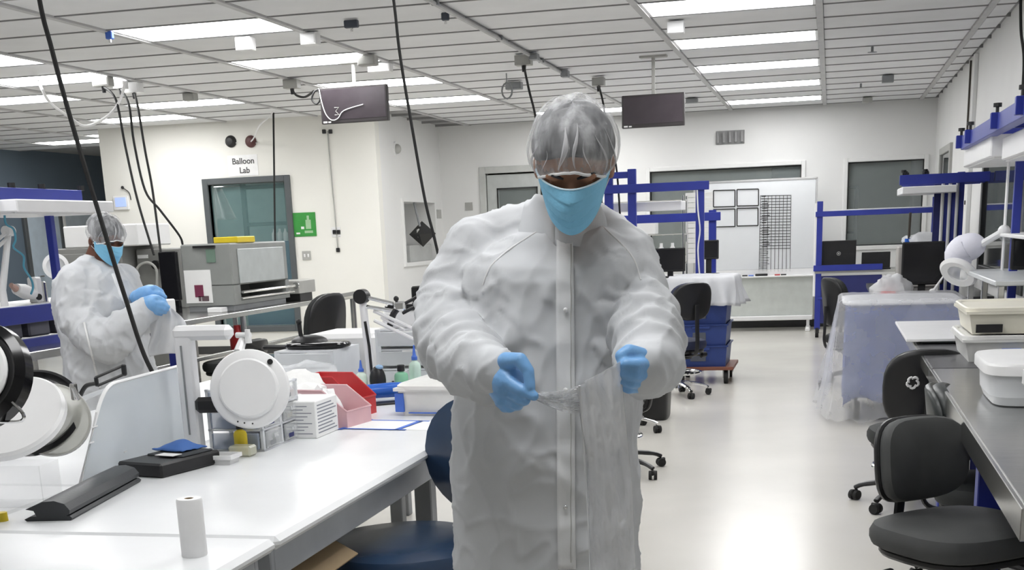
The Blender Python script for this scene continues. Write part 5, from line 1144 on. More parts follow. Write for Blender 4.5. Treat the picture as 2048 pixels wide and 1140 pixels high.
# niche contents on the side wall
nb = thing('niche_bag', 'black triangular bag with a white patch hanging in the wall niche', 'bag', (XS-.2, 16.95, NZ0))
c = onx(845, 468, XS+.02)
obj('bag', MB().ball(c, (.19, .14, .17), 4, 2), mat('bag_black', (.035, .035, .035), .3), nb, world=True); obj('patch', MB().ball(c+Vector((-.02, -.05, .01)), (.06, .05, .07), 6, 4), wplas, nb, world=True)  # white patch set on the black bag
obj('strap', MB().cyl(c+Vector((0, -.1, .1)), (c.x-.06, c.y-.12, NZ1), .015, n=8), greym, nb, world=True)
obj('shelf', MB().bb(XS-.5, XS-.02, N0+.3, N1-.1, NZ0+.0, c.z-.14, .005), mat('niche_grey', (.45, .46, .45), .5), nb, world=True)
q = onx(790, 298, XS); fa = thing('fire_sounder', 'small round white sounder on the side wall', 'sounder', (XS, q.y, q.z)); obj('base', MB().lathe([(0, 0), (.09, 0), (.09, .02), (0, .02)], 20, RY(math.pi/2)), wplas, fa); obj('dome', MB().ball((.03, 0, 0), (.05, .06, .06), 14, 8), greyl, fa)
for k, (px, py) in enumerate(((878, 428), (938, 413))):
    q = onx(px, py, XS+.005) if k == 0 else ony(px, py, YB-.005)
    tag(obj('switch_plate', (MB().bb(XS, XS+.012, q.y-.1, q.y+.1, q.z-.06, q.z+.06, .003) if k == 0 else MB().box((q.x, YB-.006, q.z), (.11, .012, .11), .003)), greyl), ('grey switch plate on the side wall beyond the niche', 'small grey switch plate on the back wall by the door')[k], 'switch')
# ================================================================== people
from mathutils.bvhtree import BVHTree
def head_frame(c, fwd, up, k=1.0):
    f = Vector(fwd).normalized(); ly = -f; u = Vector(up); lz = (u-ly*u.dot(ly)).normalized(); lx = ly.cross(lz)
    lx, ly, lz = lx*k, ly*k, lz*k
    return Matrix(((lx.x, ly.x, lz.x, c[0]), (lx.y, ly.y, lz.y, c[1]), (lx.z, ly.z, lz.z, c[2]), (0, 0, 0, 1)))
def head_blob(mb, Mh):
    def el(c, r, rx=0): mb.ball((0, 0, 0), r, 24, 14, Mh @ T(c) @ RX(rx))
    el((0, .012, .045), (.074, .094, .086)); el((0, -.020, -.012), (.066, .074, .075)); el((0, -.030, -.058), (.050, .058, .052)); el((0, -.062, -.078), (.024, .026, .022))
    for s in (-1, 1):
        el((s*.036, -.056, -.020), (.026, .022, .022)); el((s*.078, .018, -.005), (.010, .020, .032), .15)
        el((s*.031, -.074, .012), (.016, .014, .011)); el((s*.032, -.080, .032), (.024, .012, .008))
    mb.cap(Mh @ Vector((0, -.086, .012)), Mh @ Vector((0, -.106, -.028)), .008, .013); el((0, -.098, -.030), (.017, .012, .010))
    return mb
def cap_surface(Mh, th_fn, R, c0, pleats, amp, seed, wob=.0):
    def fn(u, v):
        ph = 2*math.pi*u; t = v**.85; th = t*th_fn(ph); sx, sy, sz = R
        k = 1+amp*t*t*math.sin(pleats*ph+2*math.sin(3*ph+seed))+wob*nz((math.cos(ph)*t, math.sin(ph)*t, t), 3.2, seed)
        tight = 1-.05*max(0, (t-.86)/.14)**1.5
        x = math.sin(th)*math.sin(ph)*sx*k*tight; y = -math.sin(th)*math.cos(ph)*sy*k*tight; z = math.cos(th)*sz*(1+.02*math.sin(ph*5))
        return tuple(Mh @ Vector((c0[0]+x, c0[1]+y, c0[2]+z)))
    return fn
def wear_head(root, Mh, skin, hair_m, capm, seed=1):
    P = lambda x, y, z: Mh @ Vector((x, y, z))
    hm = MB(); th = lambda ph: math.radians(92+18*(1-math.cos(ph))/2-24*max(0, math.cos(ph))**2)
    hm.grid(cap_surface(Mh, th, (.0855, .106, .0865), (0, .014, .045), 9, .0, 2), 48, 18); obj('hair', hm, hair_m, root, world=True, smooth=80, solid=.006)
    hem = lambda ph: math.radians(112+18*(1-math.cos(ph))/2-24*max(0, math.cos(ph))**2+6*math.sin(ph)**2)
    cf = cap_surface(Mh, hem, (.096, .118, .099), (0, .016, .046), 17, .012, seed, .05)
    cp = obj('bouffant_cap', MB().grid(cf, 96, 30), capm, root, world=True, smooth=80, label='thin white see-through bouffant cap')
    obj('cap_hem', MB().tube([cf(k/64, 1.0) for k in range(64)], .0032, 6, closed=True), maskw, cp, world=True)
    for k, u in enumerate((.97, .02, .075, .12, .90, .86, .18, .80, .25, .70)):
        v0 = (.34, .30, .5, .42, .62, .55, .36, .5, .4, .6)[k]; dv = (.92-v0)/8
        pts = [Vector(cf(u+(.014*math.sin(j*.5+k*1.7)+.010*math.sin(k*2.3)), v0+dv*j)) for j in range(9)]; n_ = P(0, .02, .046)
        pts = [p+(p-n_).normalized()*.0012 for p in pts]
        obj('fold', MB().tube(pts, [q_*(1.6, 1, .6, 1.2, .5, .9, .7, .5, .8, .6)[k] for q_ in (.0004, .0012, .0022, .0032, .0036, .0030, .0022, .0014, .0006)], 6, flat=.5), mat('cap_fold', (.80, .80, .82), .7, alpha=.42), cp, world=True)
    def mk(u, v):
        a = u*1.32; prof = 1+.0*v
        zt = .022-.016*u*u; zb = -.092+.045*abs(u)**1.6; z = zt+(zb-zt)*v
        fw = .106+.020*math.exp(-((v-.30)/.25)**2)*math.exp(-(u/.35)**2)-.018*max(0, v-.45)-.006*(1-v)**4
        vv = (v+.05*abs(u)-.22)/.20; pl = (.0075*(vv-math.floor(vv))-.003)*(1-abs(u)**4) if 0 < vv < 3 else 0.0
        x = (.079-.014*v)*math.sin(a)/math.sin(1.32); y = -.004-(fw+pl-.0)*(math.cos(a)-math.cos(1.32))/(1-math.cos(1.32))-.006
        return tuple(P(x, y, z))
    m = obj('face_mask', MB().grid(lambda a, b: mk(a*2-1, b), 40, 60), maskm, root, world=True, smooth=80, solid=.002)
    obj('mask_border', MB().tube([mk(k/15-1, .0) for k in range(31)], .0018, 6), mat('mask_edge', (.62, .78, .90), .7), m, world=True)
    for s in (-1, 1):
        obj('ear_loop', MB().tube(spline([mk(s, .05), tuple(P(s*.080, .005, .020)), tuple(P(s*.083, .030, .015)), tuple(P(s*.081, .030, -.020)), mk(s, .9)], 5), .0014, 6), maskw, m, world=True)
        obj('eyebrow', MB().tube([tuple(P(s*(.014+.010*k), -.0935+.0016*k*k, .034+.004*math.sin(k*.8))) for k in range(5)], [.002, .0036, .0038, .0032, .0012], 6), hairm, root, world=True)
        obj('eyelash', MB().tube([tuple(P(s*(.019+.006*k), -.0892+.0012*(k-2)**2, .006-.0012*math.sin(k*.8))) for k in range(5)], .0014, 6), hairm, root, world=True)
def limb(mb, pts, rs):
    for k in range(len(pts)-1): mb.cap(pts[k], pts[k+1], rs[k], rs[k+1], 16)
def fold_displace(o, root, regions, base=.004, seed=0):
    me = o.data; co = vco(me); no = vnorm(me); Wm = np.array(wmat(root)); W_ = co+Wm[:3, 3]
    d = np.zeros(len(co))
    for i, p in enumerate(W_):
        q = (p[0]*1.0, p[1]*1.0, p[2]*.55)
        n1 = nz(q, 7, seed); n2 = nz((p[0], p[1], p[2]), 16, seed+1)
        ridge = (1-abs(nz((p[0]+.35*p[2], p[1], p[2]*.55), 9, seed+2))*2)
        r2_ = 1-abs(nz((p[0]*1.1-.5*p[2], p[1], p[2]*.8), 17, seed+5))*2.2
        d[i] = base*(1.2*n1+.5*n2)+base*1.0*max(0, ridge)**3+base*.6*max(0, r2_)**4
        if p[2] < 1.15: d[i] += base*1.3*min(1, (1.15-p[2])*3)*max(0, 1-abs(nz((p[0]+.45*p[2], p[1], p[2]*.30), 10, seed+8))*2.6)**2
        for (a, b, amp, freq, r) in regions:
            ax = b-a; L2 = ax.length_squared; t = (Vector(p)-a).dot(ax)/L2
            if -.15 < t < 1.15:
                dist = ((Vector(p)-a)-ax*t).length
                if dist < r:
                    wv = math.sin(freq*t*2*math.pi+3.2*nz(p, 12, seed+4)+1.6*math.atan2(p[2]-a.z, p[0]-a.x))
                    d[i] += amp*max(-.4, wv)*math.sin(math.pi*min(1, max(0, (t+.15)/1.3)))
    setco(me, co+no*d[:, None]); return o
def hand(root, name, palms, fingers, vox=.0028, m=None):
    mb = MB()
    for (a, b, ra, rb) in palms: mb.cap(a, b, ra, rb, 16)
    for pts, rs in fingers: limb(mb, pts, rs)
    I = wmat(root).inverted(); mb.v = [tuple(I @ Vector(p)) for p in mb.v]
    return remesh(name, mb, m or glovem, root, vox, 4, .5)
def torso(mb, rings):
    out = []
    for (c, hw, hd, e) in rings: out.append([(c[0]+x, c[1]+y, c[2]) for x, y in sup(2*hw, 2*hd, e, 36)])
    mb.loft(out, True)
# ------------------------------------------------------------------ the standing person
PY_ = 2.62
A = lambda x, y, Y=PY_: ony(x, y, Y)
man = thing('person', 'person in white gown, hair cap, blue mask and gloves unfolding a clear plastic sheet', 'person', (A(1100, 700).x, PY_, 0))
hcen = A(1147, 338, 2.52)
Mh = head_frame(hcen, (.08, -.82, -.55), (.10, -.55, .82), .90)
RA = [A(956, 500, 2.64), A(914, 585, 2.62), A(906, 684, 2.53), A(950, 730, 2.42), A(990, 743, 2.355)]
LA = [A(1252, 520, 2.66), A(1278, 595, 2.62), A(1295, 668, 2.52), A(1296, 728, 2.42), A(1282, 742, 2.365)]
body = MB(); head_blob(body, Mh)
neck0 = A(1130, 470, 2.66); body.cap(neck0, Mh @ Vector((0, .03, -.04)), .050, .054)
body.cap(A(1110, 640), A(1105, 900), .09, .10); limb(body, RA, [.05, .045, .042, .036, .03]); limb(body, LA, [.05, .045, .042, .036, .03])
hipz = A(1100, 960).z
for s in (-1, 1):
    x = man.location.x+s*.075; limb(body, [Vector((x, PY_, hipz)), Vector((x+s*.01, PY_, .47)), Vector((x+s*.015, PY_+.01, .09)), ], [.085, .055, .042]); body.cap(Vector((x+s*.015, PY_+.02, .045)), Vector((x+s*.03, PY_-.14, .035)), .038, .032)
I = wmat(man).inverted(); body.v = [tuple(I @ Vector(p)) for p in body.v]
remesh('body', body, skin1, man, .0045, 4, .5)
for s in (-1, 1):
    x = man.location.x+s*.075; t_ = MB(); t_.tube([(x, PY_, hipz), (x+s*.01, PY_, .47), (x+s*.015, PY_+.01, .06)], [.085, .078, .07], 18)
    obj('trouser_leg', t_, trousm, man, world=True); s_ = MB(); s_.cap(Vector((x+s*.015, PY_+.03, .05)), Vector((x+s*.03, PY_-.15, .045)), .050, .044)
    obj('shoe_cover', s_, mat('blue_shoe_cover', (.15, .3, .6), .6), man, world=True)
capm = mat('bouffant_film', (.84, .85, .87), .6, var=.05, alpha=.26, bump=.5, bscale=60)
_nt = capm.node_tree; _n = _nt.nodes.new('ShaderNodeTexNoise'); _n.inputs['Scale'].default_value = 26; _n.inputs['Detail'].default_value = 6
_m = _nt.nodes.new('ShaderNodeMapping'); _m.inputs['Scale'].default_value = (1.6, 1.6, .35); _tc = _nt.nodes.new('ShaderNodeTexCoord'); _nt.links.new(_tc.outputs['Object'], _m.inputs[0]); _nt.links.new(_m.outputs[0], _n.inputs['Vector'])
_r = _nt.nodes.new('ShaderNodeMapRange'); _r.inputs['From Min'].default_value = .35; _r.inputs['From Max'].default_value = .72; _r.inputs['To Min'].default_value = .15; _r.inputs['To Max'].default_value = .50
_nt.links.new(_n.outputs['Fac'], _r.inputs['Value']); _nt.links.new(_r.outputs[0], _nt.nodes['Principled BSDF'].inputs['Alpha'])
wear_head(man, Mh, skin1, hairm, capm, 1)
coat = MB()
def ringpx(y, cx, hw, hd, e=2.6, Y=PY_):
    a, b = A(cx-hw, y, Y), A(cx+hw, y, Y); c = (a+b)/2; return ((c.x, Y, c.z), (b.x-a.x)/2, hd, e)
torso(coat, [ringpx(452, 1130, 62, .060, 2.2, 2.64), ringpx(466, 1122, 110, .085, 2.3, 2.64), ringpx(496, 1110, 155, .105, 2.4, 2.64), ringpx(530, 1106, 184, .118), ringpx(600, 1106, 182, .128), ringpx(690, 1104, 176, .136), ringpx(780, 1097, 178, .142), ringpx(880, 1094, 176, .142),
             ringpx(980, 1094, 174, .140), ringpx(1080, 1096, 172, .142), ringpx(1180, 1100, 176, .150), ringpx(1290, 1104, 186, .158), ((A(1104, 1290).x, PY_, .52), .19, .16, 2.6)])
limb(coat, RA[:4]+[RA[4]], [.070, .072, .072, .060, .046]); limb(coat, LA, [.066, .064, .070, .064, .048])
coat.cap(A(952, 488, 2.65), A(1088, 442, 2.66), .056, .046); coat.cap(A(1262, 510, 2.66), A(1176, 448, 2.66), .050, .044)
coat.cap(A(940, 735, 2.45), A(972, 768, 2.42), .05, .042); coat.cap(A(1318, 712, 2.46), A(1306, 752, 2.42), .046, .040)
coat.v = [tuple(I @ Vector(p)) for p in coat.v]
gown = remesh('gown', coat, coatm, man, .0062, 8, .5)
fold_displace(gown, man, [(RA[1], RA[3], .0055, 4.5, .11), (RA[0], RA[2], .003, 3, .11), (LA[1], LA[3], .0055, 5, .10), (LA[0], LA[2], .003, 3.3, .10), (RA[2], RA[4], .004, 3, .1)], .0072, 3)
# cloth details laid onto the gown front
gm = gown.data; bv = BVHTree.FromPolygons([wmat(man) @ v.co for v in gm.vertices], [tuple(p.vertices) for p in gm.polygons])
def onfront(px, py, off=.004):
    o_ = Vector((0, 0, H)); d_ = ray(px, py).normalized(); hit = bv.ray_cast(o_, d_)
    if hit[0] is None: return A(px, py, PY_-.15)
    return hit[0]-d_*off
def strip(pa, n=40, m=5, off=.005):
    def fn(u, v):
        y = pa[0][0]+(pa[-1][0]-pa[0][0])*u
        for k in range(len(pa)-1):
            if pa[k][0] <= y <= pa[k+1][0]+1e-6:
                t = (y-pa[k][0])/(pa[k+1][0]-pa[k][0]); xl = pa[k][1]+(pa[k+1][1]-pa[k][1])*t; xr = pa[k][2]+(pa[k+1][2]-pa[k][2])*t
        return tuple(onfront(xl+(xr-xl)*v, y, off+.0012*math.sin(u*37+v)))
    return fn
obj('placket', MB().grid(strip(((480, 1113, 1146), (600, 1112, 1148), (780, 1113, 1150), (1000, 1114, 1150), (1138, 1116, 1152))), 60, 5), mat('placket_cloth', (.78, .79, .80), .75, bump=.2, bscale=30), man, world=True, smooth=80, solid=.003)
obj('stitching', MB().tube([tuple(onfront(1142+.5*math.sin(k*.9), 488+k*13, .0105)) for k in range(50)], .0010, 5), greyl, man, world=True)
for k in (620, 780, 1015):
    obj('snap', MB().ball(onfront(1131, k, .010), (.0045, .0025, .0045), 10, 6), chrome if k == 1015 else wplas, man, world=True)
for pts in (((1093, 452), (1050, 478), (1010, 505), (980, 535), (966, 570)), ((1192, 440), (1215, 462), (1245, 490), (1268, 520), (1282, 560))):
    P2 = [Vector((x, y, 0)) for x, y in pts]; P2 = spline(P2, 6); obj('raglan_seam', MB().tube([tuple(onfront(p.x, p.y, .0005)) for p in P2], .0018, 6), mat('seam_cloth', (.80, .80, .80), .8), man, world=True)
# stand-up collar
cr_ = MB(); cc = A(1128, 452, 2.64)
def colfn(u, v):
    a = 2*math.pi*u; r = .100-.028*v+.004*math.sin(a*5+v*3)
    return (cc.x+r*math.sin(a)*1.02, cc.y-r*math.cos(a)*.98+.004, cc.z-.030+.075*v+.030*v*(-math.cos(a))*-1-.012*math.cos(a)+.004*math.sin(a*7))
obj('collar', cr_.grid(colfn, 60, 8), coatm, man, world=True, smooth=80, solid=.004)
# gloved hands
hy = lambda *p: [A(x, y, Y) for x, y, Y in p]
rh = hand(man, 'glove', [(A(988, 742, 2.36), A(1016, 764, 2.335), .033, .035), (A(1000, 762, 2.35), A(1012, 788, 2.345), .032, .028), (A(1000, 730, 2.345), A(1014, 726, 2.33), .024, .018)],
   [(hy((1012, 722, 2.325), (1040, 720, 2.305), (1056, 742, 2.30), (1061, 774, 2.292)), [.017, .0140, .0120, .0095]), (hy((1018, 764, 2.312), (1042, 780, 2.298), (1068, 792, 2.290)), [.0145, .0120, .0095]),
    (hy((1016, 786, 2.325), (1040, 797, 2.305), (1050, 800, 2.315), (1032, 806, 2.33)), [.0135, .012, .011, .010]), (hy((1008, 798, 2.34), (1032, 808, 2.32), (1036, 810, 2.33), (1018, 812, 2.345)), [.013, .0115, .011, .010]), (hy((1000, 804, 2.35), (1020, 815, 2.335), (1008, 816, 2.35)), [.0115, .0105, .009])])
lh = hand(man, 'glove', [(A(1284, 738, 2.365), A(1274, 748, 2.35), .033, .033), (A(1284, 716, 2.36), A(1270, 712, 2.345), .022, .018)],
   [(hy((1282, 712, 2.34), (1258, 703, 2.325), (1243, 712, 2.315), (1247, 726, 2.31)), [.016, .0140, .0125, .0105]), (hy((1288, 730, 2.33), (1272, 731, 2.308), (1252, 729, 2.302), (1243, 735, 2.31)), [.0145, .013, .0118, .010]),
    (hy((1288, 748, 2.33), (1270, 749, 2.31), (1250, 745, 2.308), (1252, 754, 2.325)), [.0135, .0125, .0118, .010]), (hy((1284, 762, 2.34), (1264, 764, 2.318), (1248, 759, 2.32), (1255, 767, 2.34)), [.013, .012, .0115, .010]), (hy((1276, 774, 2.35), (1257, 776, 2.33), (1245, 770, 2.335), (1255, 777, 2.35)), [.0115, .011, .0105, .009])])
for (g_, a_, n_) in ((rh, A(984, 740, 2.362), RA[4]-RA[3]), (lh, A(1288, 741, 2.368), LA[4]-LA[3])):
    Mq = T(a_) @ n_.normalized().to_track_quat('Z', 'Y').to_matrix().to_4x4()
    obj('glove_cuff', MB().lathe([(.041, -.022), (.0425, -.018), (.041, -.012), (.038, .006), (.034, .02), (.030, .02)], 28, Mq), glovem, g_, world=True, solid=.002)
# the plastic sheet between the hands
def sheetfn(u, v):
    lx_ = 1064+176*u; top = 783-60*u**1.25+16*math.sin(math.pi*u)*(1 if u < .6 else .7)
    L_ = 12+38*min(1, u/.45)+ (0 if u < .50 else 365*min(1, (u-.50)/.04))
    px = lx_+v*(22*(u > .5)*(1-abs(u-.75)*1.2))+(0 if u < .5 else (1160-lx_+100*(u-.5)/.5)*(min(1, v*1.6))*.80); py = top+L_*v
    Y = 2.292+.028*math.sin(u*math.pi)+.016*nz((u*2.2, v*1.1, 0), 5, 2)+.008*math.sin(u*13-v*9)+.006*nz((u*3, v*3, 1), 9, 4)+(.085*min(1, v*2.5) if u > .5 else .02*v)
    return tuple(A(px, py, Y))
ps = tag(obj('plastic_sheet', MB().grid(sheetfn, 90, 60), mat('sheet_film', (.90, .91, .93), .2, alpha=.50, bump=.5, bscale=35, transl=.2), None, smooth=80, solid=.0008), 'thin crinkled clear plastic sheet held between two gloved hands', 'plastic sheet')
obj('folded_edge', MB().tube([Vector(sheetfn(.545, t/12))+Vector((0, -.004, 0)) for t in range(13)], .0022, 5), mat('sheet_edge_film', (.90, .91, .93), .2, alpha=.7), ps)
# ------------------------------------------------------------------ the worker bending over the bench
WY = 6.0
B = lambda x, y, Y=WY: ony(x, y, Y)
wk = thing('person', 'person in white gown bending over a plastic bag beside the blue bench', 'person', (B(225, 700).x, WY, 0))
hc2 = B(212, 482, WY); Mh2 = head_frame(hc2, (.80, -.42, -.48), (.40, -.2, .85), .95)
RA2 = [B(152, 572, 5.86), B(158, 640, 5.80), B(205, 682, 5.74), B(262, 648, 5.78), B(292, 622, 5.82)]
LA2 = [B(245, 560, 6.15), B(272, 620, 6.14), B(282, 640, 6.06), B(295, 615, 6.0), B(300, 602, 5.96)]
body = MB(); head_blob(body, Mh2); body.cap(B(185, 540, WY), Mh2 @ Vector((0, .03, -.04)), .062, .056)
body.cap(B(198, 620), B(222, 760), .11, .12); limb(body, RA2, [.05, .045, .042, .036, .03]); limb(body, LA2, [.05, .045, .042, .036, .03])
x2 = wk.location.x
for s in (-1, 1): limb(body, [Vector((x2, WY+s*.10, .80)), Vector((x2+.01, WY+s*.10, .45)), Vector((x2, WY+s*.10, .09))], [.085, .055, .042]); body.cap(Vector((x2-.02, WY+s*.10, .045)), Vector((x2+.15, WY+s*.11, .035)), .038, .032)
I = wmat(wk).inverted(); body.v = [tuple(I @ Vector(p)) for p in body.v]; remesh('body', body, skin2, wk, .006, 4, .5)
for s in (-1, 1):
    obj('trouser_leg', MB().tube([(x2, WY+s*.1, .80), (x2+.01, WY+s*.1, .45), (x2, WY+s*.1, .06)], [.105, .085, .075], 16), trousm, wk, world=True); s_ = MB(); s_.cap(Vector((x2-.02, WY+s*.1, .05)), Vector((x2+.16, WY+s*.11, .045)), .05, .044); obj('shoe_cover', s_, mat('blue_shoe_cover', (.15, .3, .6)), wk, world=True)
wear_head(wk, Mh2, skin2, hairm, capm, 4)
coat = MB()
def r2(y, cx, hw, hd, e=2.4): a, b = B(cx-hw, y), B(cx+hw, y); c = (a+b)/2; return ((c.x, WY, c.z), (b.x-a.x)/2, hd, e)
torso(coat, [r2(522, 190, 20, .07), r2(536, 186, 42, .12), r2(560, 186, 62, .19), r2(600, 194, 72, .22), r2(650, 204, 72, .21), r2(700, 214, 74, .21), r2(760, 222, 76, .215), r2(830, 228, 82, .23), r2(900, 232, 88, .24), ((B(232, 900).x, WY, .50), .22, .24, 2.4)])
limb(coat, RA2, [.098, .092, .092, .074, .056]); limb(coat, LA2, [.085, .078, .072, .06, .05]); coat.cap(B(150, 565, 5.9), B(178, 535, 5.95), .085, .06)
coat.cap(B(215, 690, 5.74), B(240, 680, 5.75), .085, .07)
coat.v = [tuple(I @ Vector(p)) for p in coat.v]
gw2 = remesh('gown', coat, coatm, wk, .009, 7, .5)
fold_displace(gw2, wk, [(RA2[1], RA2[3], .008, 4, .15), (RA2[0], RA2[2], .005, 3, .15)], .008, 11)
bv = BVHTree.FromPolygons([wmat(wk) @ v.co for v in gw2.data.vertices], [tuple(p.vertices) for p in gw2.data.polygons])
obj('side_seam', MB().tube([tuple(onfront(168+k*2.0, 645+k*8.2, .004)) for k in range(17)], .006, 6), mat('seam_cloth', (.8, .8, .8)), wk, world=True)
obj('placket', MB().tube([tuple(onfront(226+k*3.4, 548+k*9, .003)) for k in range(8)], .010, 6, flat=.5), mat('placket_cloth', (.78, .79, .8)), wk, world=True)
def hands2(cx, cy, Y, flip):
    f = lambda dx, dy, dY: B(cx+dx, cy+dy, Y+dY)
    return hand(wk, 'glove', [(f(-14, 2, 0), f(2, -2, -.02), .046, .048), (f(-24, 6, .02), f(-12, 3, 0), .042, .046)],
      [([f(-4, -12, -.03), f(10, -14, -.04), f(22, -8, -.04), f(28, 2, -.03)], [.017, .015, .013, .011]), ([f(8, -4, -.04), f(20, -2, -.06), f(30, 4, -.05)], [.0165, .0145, .012]), ([f(8, 4, -.04), f(20, 6, -.06), f(28, 9, -.04)], [.016, .0145, .012]), ([f(6, 9, -.03), f(16, 12, -.05), f(24, 14, -.03)], [.0155, .014, .012]), ([f(0, 12, -.02), f(10, 16, -.04), f(16, 18, -.02)], [.0145, .013, .011])], .005)
hands2(306, 610, 5.84, 1); hands2(300, 590, 5.97, -1)
def bagfn(u, v):
    w = 14+32*math.sin(min(1, v*1.8)*math.pi/2); px = 333+10*v+w*(u-.5)*2*(.9+.1*math.sin(v*9)); py = 612+95*v-6*math.cos((u-.5)*3.2)+6
    Y = 5.86+.05*math.sin(u*math.pi*2)*(v+.2)+.02*math.sin(u*17+v*5)
    return tuple(B(px, py, Y))
tag(obj('plastic_bag', MB().grid(bagfn, 30, 26), filmw, None, smooth=80, solid=.001), 'long milky plastic bag hanging from the hands of the bending worker', 'plastic bag')
# ================================================================== ceiling fittings
def tv(label, x0, y0, x1, y1, Y, logo, cable):
    a = rect(x0, y0, x1, y1, Y); xm, zm = (a[0]+a[1])/2, (a[2]+a[3])/2; w, h = a[1]-a[0], a[3]-a[2]
    r = thing('hanging_monitor', label, 'monitor', (xm, Y, a[2]), math.radians(-2))
    hz = h/2
    obj('housing', MB().box((0, .02, hz), (w, .05, h), .006), mat('dark_grey_plastic', (.045, .04, .042), .35), r)
    obj('screen', MB().box((0, -.006, hz+.008), (w-.03, .003, h-.045), .001), mat('plum_screen', (.060, .050, .058), .18, var=.2, scale=4), r)
    obj('sticker', MB().bb(-w/2+.02, -w/2+.055, -.008, -.0055, .008, .022).bb(-w/2+.065, -w/2+.09, -.008, -.0055, .008, .02), wplas, r)
    obj('bracket', MB().bb(-.015, .015, .035, .05, hz, ZC-a[2]-.005, .003).bb(-.12, .12, .0, .09, ZC-a[2]-.02, ZC-a[2]+.005, .003), greyl, r)
    if cable:
        P = [(-w/2+.0, -.01, h+.0), (-w/2+.02, -.015, h*.6), (-w/2+.05, -.015, .08), (-w/2+.10, -.015, .03), (-w/2+.16, -.015, .04), (-w/2+.22, -.015, .10), (-w/2+.40, -.015, .14)]
        obj('cable', MB().tube(spline(P, 5), .0042, 6), wplas, r)
        obj('emblem', MB().tube([(-w/2+.13, -.007, .13), (-w/2+.17, -.007, .13), (-w/2+.14, -.007, .10), (-w/2+.17, -.007, .07), (-w/2+.13, -.007, .07)], .004, 5), greyl, r)
        obj('cable_coil', MB().tube(spline([(-w/2-.01, .03, h+.0), (-w/2-.06, .03, h-.02), (-w/2-.09, .03, h-.08), (-w/2-.05, .03, h-.12), (-w/2-.01, .03, h-.08), (-w/2-.02, .03, h-.01)], 5), .008, 6), blk, r)
    return r
tv('flat monitor with white cable hanging from the ceiling by the cream wall', 640, 172, 776, 245, 11.0, 1, True)
tv('plain flat monitor hanging from the ceiling before the vent', 1243, 188, 1369, 254, 12.0, 0, False)
def cbox(label, px, py, w, h, m=greyl, cord=None, z=None, d=.10):
    q = onz(px, py, ZC-.02); r = thing('outlet_box', label, 'outlet box', (q.x, q.y, ZC-.016))
    obj('box', MB().bb(-w/2, w/2, -d/2, d/2, -h, 0, .004), m, r); obj('face_plate', MB().bb(-w/2+.01, w/2-.01, -d/2-.004, -d/2, -h+.01, -.012, .002), m, r)
    if cord:
        P = [Vector((q.x, q.y, ZC-.016-h))]+[ony(x, y, Y) for x, y, Y in cord]
        obj('plug', MB().cyl((0, 0, -h), (0, 0, -h-.05), .02, .016, 10), blk, r); obj('cord', MB().tube(spline(P, 6), .010, 6), rubber, r, world=True)
    return r
q = onz(215, 160, ZC)
cbox('grey ceiling box with cord hanging to the grey cabinet', 205, 155, .16, .08, greyl, [(232, 200, 10.2), (250, 290, 10.1), (275, 400, 9.9), (308, 510, 9.8)])
cbox('white ceiling box at the end of the light row', 240, 162, .10, .07, wplas, [(258, 210, 10.3), (268, 285, 10.2), (290, 380, 10.1), (320, 420, 10.0), (358, 470, 10.1), (365, 488, 10.4)])
cbox('white ceiling box with looped white cable beside the light row', 266, 166, .15, .09, wplas, [(275, 210, 10.5), (290, 300, 10.3), (305, 380, 10.2), (322, 510, 10.0)])
wl = tag(obj('white_cable', MB().tube(spline([ony(250, 165, 10.4), ony(240, 200, 10.2), ony(215, 232, 10.1), ony(172, 252, 10.0), ony(140, 235, 9.9), ony(100, 205, 9.8), ony(80, 170, 9.8), onz(76, 160, ZC)], 6), .012, 6), wplas), 'white cable looping below the ceiling between two light panels', 'cable')
cbox('small grey ceiling box near the cream wall lights', 380, 188, .12, .07, greyl)
cbox('tilted grey ceiling box beside the coiled cable', 583, 160, .14, .08, greyl, [(592, 190, 11.6), (610, 194, 11.5), (628, 182, 11.2)])
cbox('white ceiling box under the first light panel', 490, 76, .12, .09, wplas)
cbox('white ceiling box beside the runner near the first panel', 620, 68, .12, .08, wplas)
cbox('grey ceiling box at the end of the second light panel', 735, 112, .15, .08, greyl)
cbox('white ceiling box beneath the second light panel', 760, 128, .20, .07, wplas)
cbox('grey ceiling box with cord dropping behind the standing person', 1047, 112, .14, .08, greyl, [(1058, 180, 10.8), (1072, 240, 10.9), (1080, 330, 11.0), (1085, 420, 11.0), (1090, 520, 11.0)])
cbox('small dark ceiling box on the grey runner', 1068, 108, .07, .05, greym)
cbox('little dark ceiling box farther along the grey runner', 1130, 142, .07, .06, greym)
cbox('grey ceiling box with short cord before the hanging monitor', 1197, 156, .12, .08, greyl, [(1200, 180, 12.9), (1206, 205, 12.8), (1212, 240, 12.9), (1232, 330, 13.0), (1240, 430, 13.0)])
cbox('pale ceiling box right of the wide panel runner', 1352, 45, .12, .08, tilem)
cbox('dark grey ceiling box among the plain tiles on the right', 1776, 152, .12, .07, greym)
cbox('pale grey ceiling box near the back wall', 1735, 196, .12, .06, greyl)
cbox('grey ceiling box beside the plain hanging monitor', 1384, 198, .14, .05, greym)
cbox('dark speaker box with ring on the ceiling', 1028, 165, .16, .07, greym)
